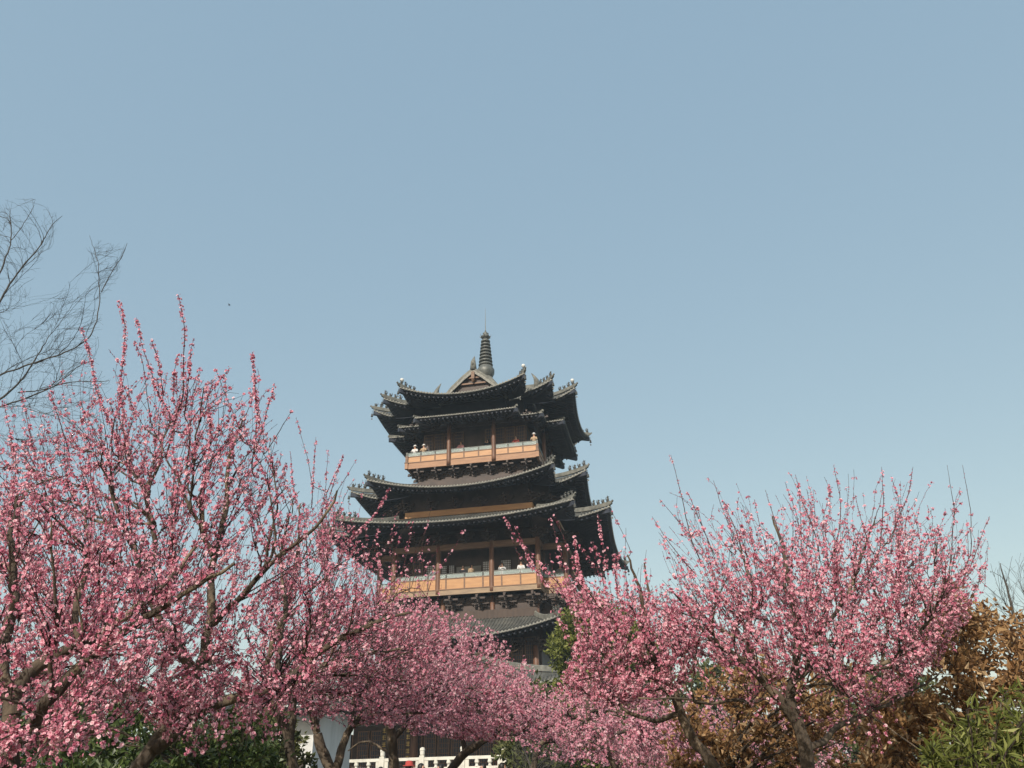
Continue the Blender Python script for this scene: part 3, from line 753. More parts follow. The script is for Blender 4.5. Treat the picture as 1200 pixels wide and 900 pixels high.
# ------------------------------------------------------------------ growing trees
def tubes_mesh(name, paths, m, sides=5, smooth=True):
    """paths: list of (pts (k,3), radii (k,))"""
    V = []; F = []; base = 0
    for pts, rad in paths:
        k = len(pts); t = np.gradient(pts, axis=0); t /= np.linalg.norm(t, axis=1)[:, None] + 1e-9
        ref = np.array([.35, .85, .1]) if abs(t[0] @ [.35, .85, .1]) < .9 else np.array([1., 0, 0])
        a = np.cross(t, ref); a /= np.linalg.norm(a, axis=1)[:, None] + 1e-9; b = np.cross(t, a)
        th = np.arange(sides) * 2 * np.pi / sides
        ring = pts[:, None] + rad[:, None, None] * (np.cos(th)[None, :, None] * a[:, None] + np.sin(th)[None, :, None] * b[:, None])
        V.append(ring.reshape(-1, 3))
        i = np.arange(k - 1)[:, None] * sides; j = np.arange(sides)[None]; j2 = (j + 1) % sides
        F.append((base + np.stack([i + j, i + j2, i + sides + j2, i + sides + j], -1)).reshape(-1, 4))
        base += k * sides
    return arr_mesh(name, np.concatenate(V), np.concatenate(F), m, smooth=smooth)

def resample(P, step):
    P = np.array(P, float); d = np.r_[0, np.cumsum(np.linalg.norm(np.diff(P, axis=0), axis=1))]
    n = max(3, int(d[-1] / step) + 1); s = np.linspace(0, d[-1], n)
    Q = np.stack([np.interp(s, d, P[:, i]) for i in range(3)], 1)
    for _ in range(2): Q[1:-1] = .25 * Q[:-2] + .5 * Q[1:-1] + .25 * Q[2:]
    return Q

def in_poly(pg, x, y):
    pg = np.array(pg, float); c = np.zeros(len(x), bool); j = len(pg) - 1
    for i in range(len(pg)):
        xi, yi, xj, yj = *pg[i], *pg[j]
        c ^= ((yi > y) != (yj > y)) & (x < (xj - xi) * (y - yi) / (yj - yi + 1e-9) + xi); j = i
    return c

def sample_crown(pg, yc, hd, n, g):
    """points through a crown volume: its outline and its depth"""
    pg = np.array(pg, float); lo, hi = pg.min(0), pg.max(0); out = []
    while len(out) < n:
        u = g.uniform(lo[0], hi[0], n * 2); v = g.uniform(lo[1], hi[1], n * 2); ok = in_poly(pg, u, v)
        cu = (u - (lo[0] + hi[0]) / 2) / ((hi[0] - lo[0]) / 2)
        dd = g.uniform(-1, 1, n * 2) * hd * np.sqrt(np.clip(1.05 - cu ** 2 * .8, .1, 1))
        for a, b, c in zip(u[ok], v[ok], dd[ok]): out.append(at(a, b, yc + c))
    return np.array(out[:n])

class Tree:
    def __init__(s, seed): s.g = np.random.default_rng(seed); s.N = []; s.D = []; s.Rd = []; s.big = []; s.thin = []; s.hosts = []; s.shoots = []; s.zmin = None
    def add_nodes(s, P, rad):
        t = np.gradient(P, axis=0); t /= np.linalg.norm(t, axis=1)[:, None] + 1e-9
        s.N.append(P); s.D.append(t); s.Rd.append(rad)
    def limb(s, pts, r0, r1, step=.06, wob=.012, thin=False, host=0.0):
        P = resample(pts, step); n = len(P)
        nz = np.cumsum(s.g.normal(0, wob, (n, 3)), 0); nz -= np.linspace(0, 1, n)[:, None] * nz[-1]; P = P + nz * .6
        rad = np.linspace(1, 0, n) ** .85 * (r0 - r1) + r1
        rad *= 1 + s.g.normal(0, .05, n)
        (s.thin if thin else s.big).append((P, rad)); s.add_nodes(P, rad)
        if host: s.hosts.append((P, rad, host))
        return P
    def reach(s, E, wup=.6, r_tip=.0014, rk=.012, maxlen=9, minlen=.04, big=False, host=1.0, wob=.01, step=.05, bend=.3, rmin=None, zmin=None):
        """grow one path from the best existing node to every point of E"""
        N = np.concatenate(s.N); D = np.concatenate(s.D); Q = np.concatenate(s.Rd)
        if rmin or s.zmin:
            k = (Q > (rmin or 0)) & (N[:, 2] > (s.zmin or -9)); N, D, Q = N[k], D[k], Q[k]
        cx = N.mean(0); newN = []
        for e in E:
            d = e - N; L = np.linalg.norm(d, axis=1) + 1e-6
            out = np.array([(e[0] - cx[0]) * .5, (e[1] - cx[1]) * .5, 1.0]); out /= np.linalg.norm(out)
            cost = L * (1.7 - wup * (d @ out) / L - .5 * np.einsum('ij,ij->i', d, D) / L)
            i = int(np.argmin(cost)); l = L[i]
            if l > maxlen or l < minlen: continue
            S = N[i]; c = S + D[i] * l * bend + np.array([0, 0, -.05 * l]) + s.g.normal(0, .05 * l, 3)
            n = max(3, int(l / step) + 1); t = np.linspace(0, 1, n)[:, None]
            P = (1 - t) ** 2 * S + 2 * t * (1 - t) * c + t * t * e
            if n > 4:
                nz = np.cumsum(s.g.normal(0, wob, (n, 3)), 0); nz -= t * nz[-1]; P = P + nz
            r0 = min(Q[i] * .75, r_tip + rk * l)
            rad = r_tip + (r0 - r_tip) * (1 - t[:, 0]) ** .9
            (s.big if big else s.thin).append((P, rad)); newN.append((P, rad))
            if host: s.hosts.append((P, rad, host))
        for P, rad in newN: s.add_nodes(P[1:], rad[1:])
    def host_points(s, n, start=.15, clump=True):
        """n places for blossoms or leaves along the hosting twigs, in clumps"""
        lens = np.array([np.linalg.norm(np.diff(P, axis=0), axis=1).sum() * h for P, r_, h in s.hosts]); pr = lens / lens.sum()
        cnt = s.g.multinomial(n, pr); X = []; T = []; W = []
        for (P, rad, h), c in zip(s.hosts, cnt):
            if c == 0: continue
            if clump:
                k = max(1, int(c / 2.6)); cen = s.g.uniform(start, 1, k); t = cen[s.g.integers(0, k, c)] + s.g.normal(0, .012, c)
            else: t = s.g.uniform(start, 1, c)
            t = np.clip(t, 0, 1) * (len(P) - 1); i = np.minimum(t.astype(int), len(P) - 2); f = (t - i)[:, None]
            X.append(P[i] * (1 - f) + P[i + 1] * f); T.append((P[i + 1] - P[i])); W.append(np.interp(t, range(len(P)), rad))
        X = np.concatenate(X); T = np.concatenate(T); T /= np.linalg.norm(T, axis=1)[:, None] + 1e-9
        return X, T, np.concatenate(W)

def flower_proto(kind):
    V = []; F = []
    if kind == 0:      # open double blossom: five cupped outer petals, four inner ones
        for k in range(5):
            a = k * 2 * math.pi / 5; c, s_ = math.cos(a), math.sin(a); n = len(V)
            for x, y, z in ((.04, 0, 0), (.36, -.31, .16), (.46, 0, .30), (.36, .31, .16)): V.append((x * c - y * s_, x * s_ + y * c, z))
            F += [(n, n + 1, n + 2), (n, n + 2, n + 3)]
        for k in range(3):
            a = k * math.pi / 1.5 + .4; c, s_ = math.cos(a), math.sin(a); n = len(V)
            for x, y, z in ((.0, 0, .05), (.16, -.17, .3), (.26, .14, .34)): V.append((x * c - y * s_, x * s_ + y * c, z))
            F += [(n, n + 1, n + 2)]
        tp = [-.28, .08, .22, .08] * 5 + [-.3, .08, .15] * 3  # highlight painted into the tint: petal tips lightened, bases darkened
    elif kind == 1:    # bud
        V = [(0, 0, 0)] + [(.21 * math.cos(a), .21 * math.sin(a), .22) for a in np.arange(3) * math.pi / 1.5] + [(0, 0, .46)]
        F = [(0, 2, 1), (0, 3, 2), (0, 1, 3), (4, 1, 2), (4, 2, 3), (4, 3, 1)]
        tp = [-.3] + [-.05] * 3 + [.0]
    elif kind == 3:    # simpler open blossom
        for k in range(5):
            a = k * 2 * math.pi / 5; c, s_ = math.cos(a), math.sin(a); n = len(V)
            for x, y, z in ((0, 0, 0), (.43, -.29, .2), (.43, .29, .2)): V.append((x * c - y * s_, x * s_ + y * c, z))
            F += [(n, n + 1, n + 2)]
        for k in range(2):
            a = k * math.pi + .4; c, s_ = math.cos(a), math.sin(a); n = len(V)
            for x, y, z in ((0, 0, .05), (.2, -.18, .3), (.22, .16, .34)): V.append((x * c - y * s_, x * s_ + y * c, z))
            F += [(n, n + 1, n + 2)]
        tp = [-.28, .12, .2] * 5 + [-.3, .08, .15] * 2  # same painted highlight, light tips over darkened bases
    else:              # half open, few faces, for trees farther off
        for k in range(4):
            a = k * math.pi / 2; c, s_ = math.cos(a), math.sin(a); n = len(V)
            for x, y, z in ((.0, 0, 0), (.42, -.26, .14), (.42, .26, .24)): V.append((x * c - y * s_, x * s_ + y * c, z))
            F += [(n, n + 1, n + 2)]
        tp = [-.3, .15, .25] * 4  # tip highlight put into the tint here as well
    return np.array(V), np.array(F), np.array(tp)
PROTO = [flower_proto(k) for k in range(4)]

def frames(Z, g):
    Z = Z / (np.linalg.norm(Z, axis=1)[:, None] + 1e-9); A = np.cross(Z, g.normal(0, 1, Z.shape)); A /= np.linalg.norm(A, axis=1)[:, None] + 1e-9
    return A, np.cross(Z, A), Z

def scatter(protos, idx, X, Z, S, tint, g):
    Vs, Fs, Ts = [], [], []; base = 0
    for k, (V, F, tp) in enumerate(protos):
        m_ = idx == k; n = m_.sum()
        if n == 0: continue
        A, B, C = frames(Z[m_], g)
        P = X[m_][:, None] + S[m_][:, None, None] * (V[None, :, :1] * A[:, None] + V[None, :, 1:2] * B[:, None] + V[None, :, 2:] * C[:, None])
        Vs.append(P.reshape(-1, 3)); Fs.append((F[None] + (np.arange(n) * len(V))[:, None, None] + base).reshape(-1, 3))
        Ts.append(np.clip(tint[m_][:, None] + tp[None], 0, 1).ravel()); base += n * len(V)
    return np.concatenate(Vs), np.concatenate(Fs), np.concatenate(Ts)

def blossoms(t, n, size, far=False, budfrac=.22, parent=None):
    g = t.g; X, T, W = t.host_points(n)
    o = g.normal(0, 1, X.shape); o -= T * np.einsum('ij,ij->i', o, T)[:, None]; o /= np.linalg.norm(o, axis=1)[:, None] + 1e-9
    Z = o + T * g.uniform(0, .7, (len(X), 1)) + np.array([0, 0, .15])
    X = X + o * (W + g.uniform(.0, .014, len(X)))[:, None]
    nb = 0
    if t.shoots:
        keep = t.hosts; t.hosts = t.shoots; L_ = sum(np.linalg.norm(np.diff(P, axis=0), axis=1).sum() for P, _, _ in t.shoots)
        nb = int(L_ / .022); Xb, Tb, Wb = t.host_points(nb, .05, False); t.hosts = keep
        ob = g.normal(0, 1, Xb.shape); ob -= Tb * np.einsum('ij,ij->i', ob, Tb)[:, None]; ob /= np.linalg.norm(ob, axis=1)[:, None] + 1e-9
        X = np.concatenate([X, Xb + ob * Wb[:, None] * .7]); Z = np.concatenate([Z, ob + Tb * .8])
    idx = np.where(g.random(len(X)) < (.06 if far else budfrac), 1, 2 if far else np.where(g.random(len(X)) < .5, 0, 3))
    S = size * g.uniform(.75, 1.25, len(X)); tint = np.clip(g.normal(.52, .24, len(X)), .0, 1)
    if nb: idx[-nb:] = 1; S[-nb:] = g.uniform(.012, .022, nb); tint[-nb:] = g.uniform(0, .25, nb)
    V, F, Tn = scatter(PROTO, idx, X, Z, S, tint, g)
    return link('blossoms', arr_mesh('blossoms', V, F, M['blossom'], Tn), parent, 'stuff')

def build_tree(name, label, cat, t, group=None, bark='bark', twig='twig', sides=8):
    base = t.big[0][0][0]
    root = empty(name, (0, 0, 0)); tag(root, label, cat, group)
    root.location = tuple(base)
    off = -base
    def sh(L): return [(P + off, r_) for P, r_ in L]
    link('trunk', tubes_mesh('trunk', sh(t.big), M[bark], sides), root)
    if t.thin: link('twigs', tubes_mesh('twigs', sh(t.thin), M[twig], 3), root, 'stuff')
    t.off = off
    t.hosts = [(P + off, r_, h) for P, r_, h in t.hosts]; t.shoots = [(P + off, r_, h) for P, r_, h in t.shoots]
    return root

def px(L, y=None, dy=0):
    """list of (u, v) or (u, v, y) to world points"""
    out = []
    for i, p_ in enumerate(L):
        yy = p_[2] if len(p_) > 2 else y + dy * i / max(1, len(L) - 1)
        out.append(at(p_[0], p_[1], yy))
    return out
def grounded(L): return [np.array([L[0][0] * 1.0 - (L[1][0] - L[0][0]) * .6, L[0][1], 0.0])] + L

def plum(label, trunk, limbs, crowns, heroes, y, size, nb, n1, n2, n3, seed, far=False, r0=.06, group='plum trees in pink blossom', twiglen=(.03, .6), spikes=(), rk=.010, budfrac=.22, hd=1.0):
    t = Tree(seed)
    t.limb(grounded(px(trunk, y)), r0, r0 * .7, .08)
    for L, ra, rb, dy in limbs: t.limb(px(L, y, dy), ra, rb, .06)
    t.zmin = at(*trunk[-1], y)[2] - .08
    E1 = np.concatenate([sample_crown(c, y, hd, max(1, int(n1 * w_)), t.g) for c, w_ in crowns])
    t.reach(E1, .7, .003, .012, 3.0, .15, big=True, host=.35, wob=.012, step=.07)
    E2 = np.concatenate([sample_crown(c, y, hd * 1.1, max(1, int(n2 * w_)), t.g) for c, w_ in crowns])
    t.reach(E2, 1.0, .0018, rk * .8, 2.2, .08, host=.9, wob=.005, rmin=.0032, bend=.38)
    E3 = np.concatenate([sample_crown(c, y, hd * 1.15, max(1, int(n3 * w_)), t.g) for c, w_ in crowns])
    k3 = len(E3) // 2
    t.reach(E3[:k3], 1.0, .0013, rk * .7, 1.4, .06, host=1.0, wob=.004, rmin=.0022, bend=.4, step=.075)
    t.reach(E3[k3:], .9, .0011, rk, .8, .03, host=1.0, wob=.005, step=.075)
    for L, h, rr_, dy in heroes:
        P = px(L[::-1], y, 0); P = [p_ + np.array([0, dy, 0]) for p_ in P]
        N = np.concatenate(t.N); e = P[0]; d = np.linalg.norm(N - e, axis=1); i = int(np.argmin(d))
        t.limb([N[i]] + P, rr_, .0016, .04, .003, thin=True, host=h); t.shoots.append(t.hosts[-1])
    for c, n_ in spikes:
        h0 = len(t.hosts)
        t.reach(sample_crown(c, y, hd * .8, n_, t.g), 1.1, .0014, .006, 1.2, .12, host=.55, wob=.004, bend=.5)
        t.shoots += t.hosts[h0:]
    root = build_tree('plum_tree', label, 'plum tree', t, group)
    blossoms(t, nb, size, far, budfrac, root)
    return root

H = 4.0
plum('big pink plum tree with a leaning forked trunk at the lower left, tallest upright shoots',
     [(158, 905), (185, 872), (213, 838), (221, 800), (222, 785)],
     [([(221, 800), (238, 770), (243, 735), (250, 700), (248, 650), (262, 600), (268, 545), (285, 490)], .034, .006, .2),
      ([(222, 785), (205, 760), (180, 735), (165, 690), (150, 640), (130, 590), (128, 540)], .028, .006, -.3),
      ([(185, 872), (235, 832), (300, 818), (335, 800), (380, 765), (430, 740), (480, 718)], .042, .007, -.3),
      ([(300, 818), (322, 790), (327, 740), (335, 700), (328, 650), (340, 600)], .02, .006, .5),
      ([(243, 735), (290, 700), (330, 660), (370, 620), (395, 575)], .022, .006, -.3),
      ([(213, 838), (170, 810), (120, 790), (70, 795)], .026, .006, .5),
      ([(165, 690), (180, 640), (170, 590), (190, 540), (198, 500)], .018, .006, .2),
      ([(248, 650), (230, 610), (205, 570), (193, 530)], .016, .005, .1),
      ([(300, 818), (360, 790), (420, 772), (470, 760)], .016, .005, .4)],
     [([(-40, 520), (30, 500), (75, 500), (110, 490), (150, 485), (200, 470), (235, 490), (268, 500), (300, 485), (328, 520), (345, 560), (362, 600), (385, 640), (430, 690), (480, 720), (430, 780), (350, 815), (250, 850), (150, 850), (40, 830), (-40, 800)], .9),
      ([(60, 470), (200, 430), (300, 450), (320, 500), (200, 560), (60, 540)], .07), ([(180, 800), (340, 800), (345, 860), (260, 890), (180, 880)], .07)],
     [([(87.8, 376.7), (100, 417.8), (105.6, 451), (118.9, 484.4), (130, 509), (130, 545)], H, .006, .1),
      ([(140, 354), (147.8, 382), (145.6, 429), (141, 473), (133, 500), (129, 530)], H * .9, .006, 0),
      ([(151, 391), (160, 422), (171, 495)], 1.2, .004, .1),
      ([(160, 374), (164, 400), (175.6, 435.6), (184, 462), (198, 484), (202, 510)], H * .8, .005, 0),
      ([(209, 345.6), (215.6, 384), (213, 429), (213, 464), (204, 495.6), (193, 540)], H * .7, .008, 0),
      ([(224, 393), (219, 429), (216.7, 464), (212, 490)], H, .005, .05),
      ([(184, 407), (193, 433), (197, 470)], H, .004, -.1), ([(202.5, 408), (198, 433), (196, 470)], H, .004, .1),
      ([(269, 431), (253, 451), (226.7, 489), (215, 510)], H * .6, .006, 0), ([(235, 432), (226, 465), (219, 480)], 1.0, .003, 0),
      ([(295.6, 413), (299, 444), (302, 489), (300, 515.6), (293, 555.6)], H * .8, .006, 0),
      ([(322, 449), (311, 489), (298, 533)], H * .6, .005, 0), ([(342, 482), (324, 511), (307, 538)], .5, .005, 0),
      ([(291, 433), (296, 464), (300, 500)], H, .004, .1), ([(253, 433), (264, 462), (278, 493), (284, 520)], 1.6, .005, 0),
      ([(248, 462), (250, 490), (254, 530)], H, .004, -.1), ([(268, 480), (266, 505), (268, 540)], H, .004, .1), ([(120, 462), (103, 478), (95, 500)], 1.5, .003, 0),
      ([(5, 470), (12, 510), (22, 560)], 2, .004, 0), ([(25, 455), (32, 495), (42, 540)], 2, .004, 0), ([(58, 450), (68, 490), (84, 540)], 2, .005, 0)],
     5.0, .0180, 47000, 60, 600, 2500, 11, r0=.06, hd=.85, spikes=[([(0, 480), (60, 440), (300, 430), (330, 460), (345, 560), (0, 560)], 150), ([(60, 400), (230, 390), (240, 470), (60, 470)], 16)])
plum('nearest pink plum tree, its thick dark trunk at the left edge of the frame',
     [(2, 930), (6, 890), (8, 860), (12, 838)],
     [([(12, 838), (20, 800), (55, 772), (100, 755), (140, 722), (190, 680), (230, 640)], .034, .006, .3),
      ([(6, 880), (40, 850), (80, 800), (120, 762), (165, 725), (220, 690), (275, 660)], .03, .006, -.2),
      ([(8, 860), (60, 872), (110, 850), (150, 862)], .02, .005, .2),
      ([(12, 838), (0, 780), (15, 710), (8, 640), (20, 580)], .03, .006, .1),
      ([(100, 755), (95, 700), (110, 640), (100, 590)], .015, .004, .1)],
     [([(-60, 560), (0, 540), (60, 545), (110, 570), (160, 620), (220, 640), (280, 660), (240, 720), (170, 780), (120, 830), (150, 870), (70, 900), (-60, 960)], 1)],
     [], 3.5, .0160, 15000, 24, 190, 800, 12, r0=.05, hd=.5, rk=.008)
plum('slim pink plum tree left of the pagoda with two dark stems close together',
     [(340, 920), (338, 880), (330, 845), (318, 825)],
     [([(338, 880), (345, 850), (343, 815), (355, 780), (372, 740), (385, 690), (380, 640), (395, 600)], .035, .007, .3),
      ([(318, 825), (310, 780), (330, 730), (345, 680), (350, 620), (352, 590)], .03, .007, -.3),
      ([(343, 815), (390, 770), (430, 730), (460, 700), (480, 690)], .02, .006, .3)],
     [([(300, 700), (330, 620), (352, 590), (375, 570), (400, 590), (430, 640), (480, 680), (530, 720), (520, 790), (460, 830), (380, 842), (300, 840)], 1)],
     [([(418, 538), (402, 565), (380, 600)], .9, .006, 0), ([(401, 540), (390, 560), (378, 590)], 2.5, .005, 0), ([(347, 489), (353, 510), (360, 535), (366, 570)], 1, .004, 0),
      ([(340, 529), (343, 560), (350, 600)], 2.5, .005, 0), ([(398, 525), (388, 555), (376, 590)], 2.5, .005, .2), ([(370, 512), (368, 545), (366, 590)], 2.5, .005, 0), ([(380, 520), (378, 560), (372, 600)], 2, .004, .2),
      ([(462, 583), (445, 613), (420, 640), (395, 655)], 4, .006, -.3), ([(545, 620), (530, 645), (505, 680)], 1.2, .004, 0), ([(500, 620), (480, 660), (452, 690)], .5, .005, 0),
      ([(485, 610), (478, 640), (468, 690)], 1, .004, 0), ([(505, 590), (492, 640), (480, 690)], .4, .004, .1)],
     8.0, .022, 19000, 34, 420, 1700, 13, r0=.06, hd=1.3, spikes=[([(335, 570), (420, 555), (520, 640), (520, 700), (360, 680)], 80)])
plum('pink plum tree with a wide V shaped fork in front of the small white house',
     [(392, 940), (390, 905), (378, 880), (372, 860)],
     [([(372, 860), (368, 835), (355, 820), (345, 810)], .045, .02, 0), ([(390, 905), (405, 868), (415, 845), (418, 820), (440, 790), (470, 760)], .05, .01, .5),
      ([(368, 835), (385, 800), (380, 760), (400, 720)], .03, .01, 0), ([(418, 820), (400, 790), (410, 740), (430, 700)], .02, .008, .5)],
     [([(340, 720), (400, 680), (450, 690), (520, 730), (560, 770), (530, 840), (450, 852), (400, 845), (345, 840)], 1)],
     [], 9.5, .026, 15000, 26, 260, 900, 14, True, r0=.075, hd=1.4)
plum('pink plum tree with a straight dark trunk in front of the pagoda doors',
     [(466, 930), (463, 895), (462, 865), (455, 835)],
     [([(455, 835), (445, 815), (430, 800), (420, 770)], .05, .012, 0), ([(462, 865), (480, 840), (500, 820), (530, 790), (560, 770)], .045, .01, .6),
      ([(455, 835), (470, 800), (465, 760), (480, 720)], .04, .01, -.4), ([(463, 885), (440, 872), (425, 868), (408, 880)], .02, .008, .3)],
     [([(400, 760), (440, 710), (500, 700), (560, 722), (600, 752), (630, 785), (620, 840), (560, 858), (500, 862), (430, 845), (395, 830)], 1)],
     [], 11.5, .029, 20000, 34, 340, 1300, 15, True, r0=.09, hd=1.6)
plum('pink plum tree with a trunk bending right before the white balustrade',
     [(520, 940), (527, 900), (545, 882), (572, 864)],
     [([(572, 864), (600, 840), (620, 815), (640, 800)], .05, .01, 0), ([(545, 882), (540, 850), (550, 820), (565, 790)], .04, .01, .5), ([(572, 864), (610, 862), (650, 850)], .03, .01, -.5)],
     [([(500, 800), (550, 770), (590, 775), (640, 800), (670, 830), (660, 865), (600, 868), (520, 866), (490, 850)], 1)],
     [], 13.0, .031, 16000, 26, 280, 1000, 16, True, r0=.085, hd=1.8)
plum('pink plum tree leaning left on a long mossy trunk, right of the pagoda',
     [(862, 935), (838, 892), (812, 862), (797, 835), (790, 812)],
     [([(790, 812), (775, 790), (765, 755), (752, 715), (745, 680), (735, 650)], .032, .007, -.3), ([(797, 835), (770, 845), (740, 838), (720, 820), (700, 800)], .022, .006, .3),
      ([(775, 790), (740, 770), (710, 740), (690, 700), (672, 670)], .022, .006, .2), ([(752, 740), (760, 700), (755, 660)], .018, .006, .1), ([(812, 862), (803, 842), (815, 835)], .015, .006, 0)],
     [([(672, 745), (690, 715), (725, 700), (745, 680), (790, 700), (820, 730), (815, 800), (760, 825), (700, 830), (650, 810)], .85),
      ([(640, 680), (680, 670), (750, 720), (700, 740)], .15)],
     [([(591, 607), (604, 630), (625, 652), (640, 670), (660, 690)], 1.6, .005, 0), ([(598, 625), (610, 650), (630, 668)], .6, .004, .1), ([(645, 608), (655, 640), (668, 680)], 1, .004, 0), ([(650, 600), (670, 650), (690, 690)], .6, .004, .1),
      ([(672, 628), (690, 655), (706, 676)], 1.2, .004, 0), ([(694, 635), (712, 670)], 1.6, .004, 0), ([(719, 650), (722, 680), (728, 710)], 4, .006, 0), ([(700, 600), (706, 640), (712, 670)], 1, .004, 0),
      ([(735, 615), (733, 660), (738, 700)], .4, .004, .1), ([(716, 598), (730, 625), (742, 650)], .5, .004, 0), ([(605, 620), (620, 660), (650, 700)], 2, .005, -.1), ([(672, 640), (676, 670), (690, 720)], 5, .006, -.2)],
     7.0, .0212, 18000, 30, 320, 1300, 17, r0=.055, hd=1.0, spikes=[([(640, 640), (760, 640), (775, 710), (640, 720)], 60)])
plum('small pink plum tree with crooked dark stem, low between pagoda and right plum',
     [(735, 940), (722, 900), (700, 868), (690, 845)],
     [([(690, 845), (688, 815), (700, 790)], .04, .01, 0), ([(700, 868), (740, 850), (770, 840), (790, 835)], .03, .01, .5), ([(690, 845), (665, 840), (645, 830)], .03, .01, -.3)],
     [([(640, 830), (680, 790), (740, 790), (800, 800), (840, 830), (850, 900), (760, 920), (660, 880), (640, 860)], 1)],
     [], 12.0, .029, 20000, 28, 320, 1200, 18, True, r0=.07, hd=1.7)
plum('farthest small pink plum tree, low behind the crooked stemmed one',
     [(620, 950), (622, 915), (630, 880)],
     [([(630, 880), (650, 850), (680, 830)], .05, .012, 0), ([(630, 880), (610, 850), (600, 820)], .05, .012, 0)],
     [([(590, 850), (610, 810), (650, 800), (700, 810), (760, 830), (860, 850), (870, 900), (700, 900), (620, 890)], 1)],
     [], 17.0, .036, 13000, 24, 240, 900, 19, True, r0=.09, hd=2.2)
SP = 1.4
plum('pale pink plum tree low behind the mossy trunk, between the two right hand plums',
     [(905, 960), (900, 925), (893, 900)], [([(893, 900), (870, 870), (850, 840)], .05, .012, 0), ([(893, 900), (915, 870), (930, 840)], .05, .012, .4)],
     [([(800, 840), (830, 790), (880, 770), (940, 785), (990, 810), (1010, 850), (990, 905), (900, 915), (820, 900)], 1)],
     [], 15.0, .034, 9000, 24, 220, 700, 22, True, r0=.09, hd=2.0)
plum('broad pink plum tree with twisting mossy trunk and bare tipped shoots at the right',
     [(952, 940), (946, 900), (940, 870), (932, 845), (924, 818)],
     [([(924, 818), (927, 780), (925, 720), (920, 685), (915, 640), (905, 605)], .036, .006, 0),
      ([(932, 845), (908, 812), (882, 784), (862, 770), (845, 758), (820, 735), (795, 700)], .042, .007, -.3),
      ([(908, 816), (885, 820), (860, 820), (833, 824), (790, 820), (748, 818)], .014, .005, -.4),
      ([(882, 784), (874, 745), (876, 722), (884, 690), (868, 640)], .028, .006, .3),
      ([(924, 800), (946, 785), (949, 770), (938, 757), (960, 735), (990, 700), (1008, 650), (1025, 610)], .026, .006, .3),
      ([(946, 772), (985, 784), (1020, 790), (1050, 770), (1085, 730), (1110, 680)], .02, .006, -.4),
      ([(940, 880), (968, 866), (985, 846), (1005, 838), (1050, 822), (1100, 790)], .026, .006, .6),
      ([(925, 765), (955, 755), (1000, 745), (1035, 720), (1060, 670)], .018, .006, .3),
      ([(925, 820), (970, 800), (1010, 830), (1060, 868), (1080, 880)], .01, .004, -.8)],
     [([(752, 715), (790, 690), (840, 672), (900, 660), (960, 655), (1030, 655), (1090, 665), (1140, 690), (1155, 710), (1120, 740), (1060, 770), (1000, 760), (950, 745), (880, 755), (800, 765), (755, 745)], .58), ([(765, 690), (800, 640), (850, 610), (900, 615), (950, 595), (1000, 610), (1060, 592), (1100, 615), (1150, 650), (1160, 680), (1100, 690), (1000, 670), (900, 680), (800, 700)], .24),
      ([(800, 740), (1100, 740), (1090, 800), (1010, 820), (960, 790), (860, 780), (800, 780)], .18)],
     [([(786, 533), (798, 580), (808, 625), (822, 660)], SP * .4, .006, 0), ([(773, 585), (792, 608), (812, 630)], .5, .004, 0), ([(764, 605), (780, 630), (800, 655), (820, 680)], .7, .005, 0),
      ([(806, 577), (818, 605), (835, 645)], .9, .005, 0), ([(836, 563), (848, 600), (866, 640)], .8, .005, 0), ([(851, 583), (858, 610), (868, 650)], SP, .004, .1), ([(884, 585), (890, 615), (900, 650)], SP * .8, .004, 0),
      ([(897, 574), (907, 605), (920, 640)], .7, .005, 0), ([(920, 565), (933, 600), (943, 640)], SP * .8, .005, 0), ([(932, 556), (941, 590), (955, 625), (962, 660)], .9, .006, 0), ([(940, 562), (943, 600), (944, 650)], .8, .004, .1),
      ([(951, 588), (948, 612), (945, 640)], .8, .003, 0), ([(977, 545), (985, 590), (983, 620), (975, 660)], .9, .006, 0), ([(1002, 580), (1010, 610), (1022, 650)], SP, .005, 0),
      ([(1033, 547), (1035, 590), (1032, 640)], .9, .006, 0), ([(1070, 547), (1065, 580), (1052, 610), (1042, 640)], SP * .9, .007, 0), ([(1050, 553), (1058, 580), (1062, 620)], .3, .004, .1),
      ([(1110, 545), (1118, 600), (1116, 650), (1112, 680)], .12, .005, 0), ([(1128, 545), (1138, 600), (1138, 650), (1125, 680)], .12, .005, 0), ([(1160, 605), (1146, 640), (1132, 675)], 1.2, .005, 0),
      ([(1102, 615), (1094, 640), (1084, 670)], .4, .004, 0), ([(1071, 600), (1078, 630), (1082, 670)], .9, .004, 0), ([(1140, 605), (1142, 650), (1136, 690)], 1.0, .004, .1), ([(962, 565), (964, 600), (960, 650)], .4, .004, .2),
      ([(870, 592), (880, 625), (890, 660)], .8, .004, 0), ([(821, 592), (832, 630), (845, 660)], .6, .004, .1)],
     6.3, .0195, 38000, 62, 600, 2500, 20, r0=.065, hd=1.15, spikes=[([(765, 620), (800, 590), (1080, 570), (1160, 620), (1160, 690), (770, 690)], 230), ([(780, 560), (900, 555), (1080, 545), (1120, 560), (1150, 610), (790, 620)], 60), ([(960, 790), (1080, 790), (1060, 900), (960, 900)], 30), ([(840, 760), (940, 780), (930, 880), (850, 830)], 22)])

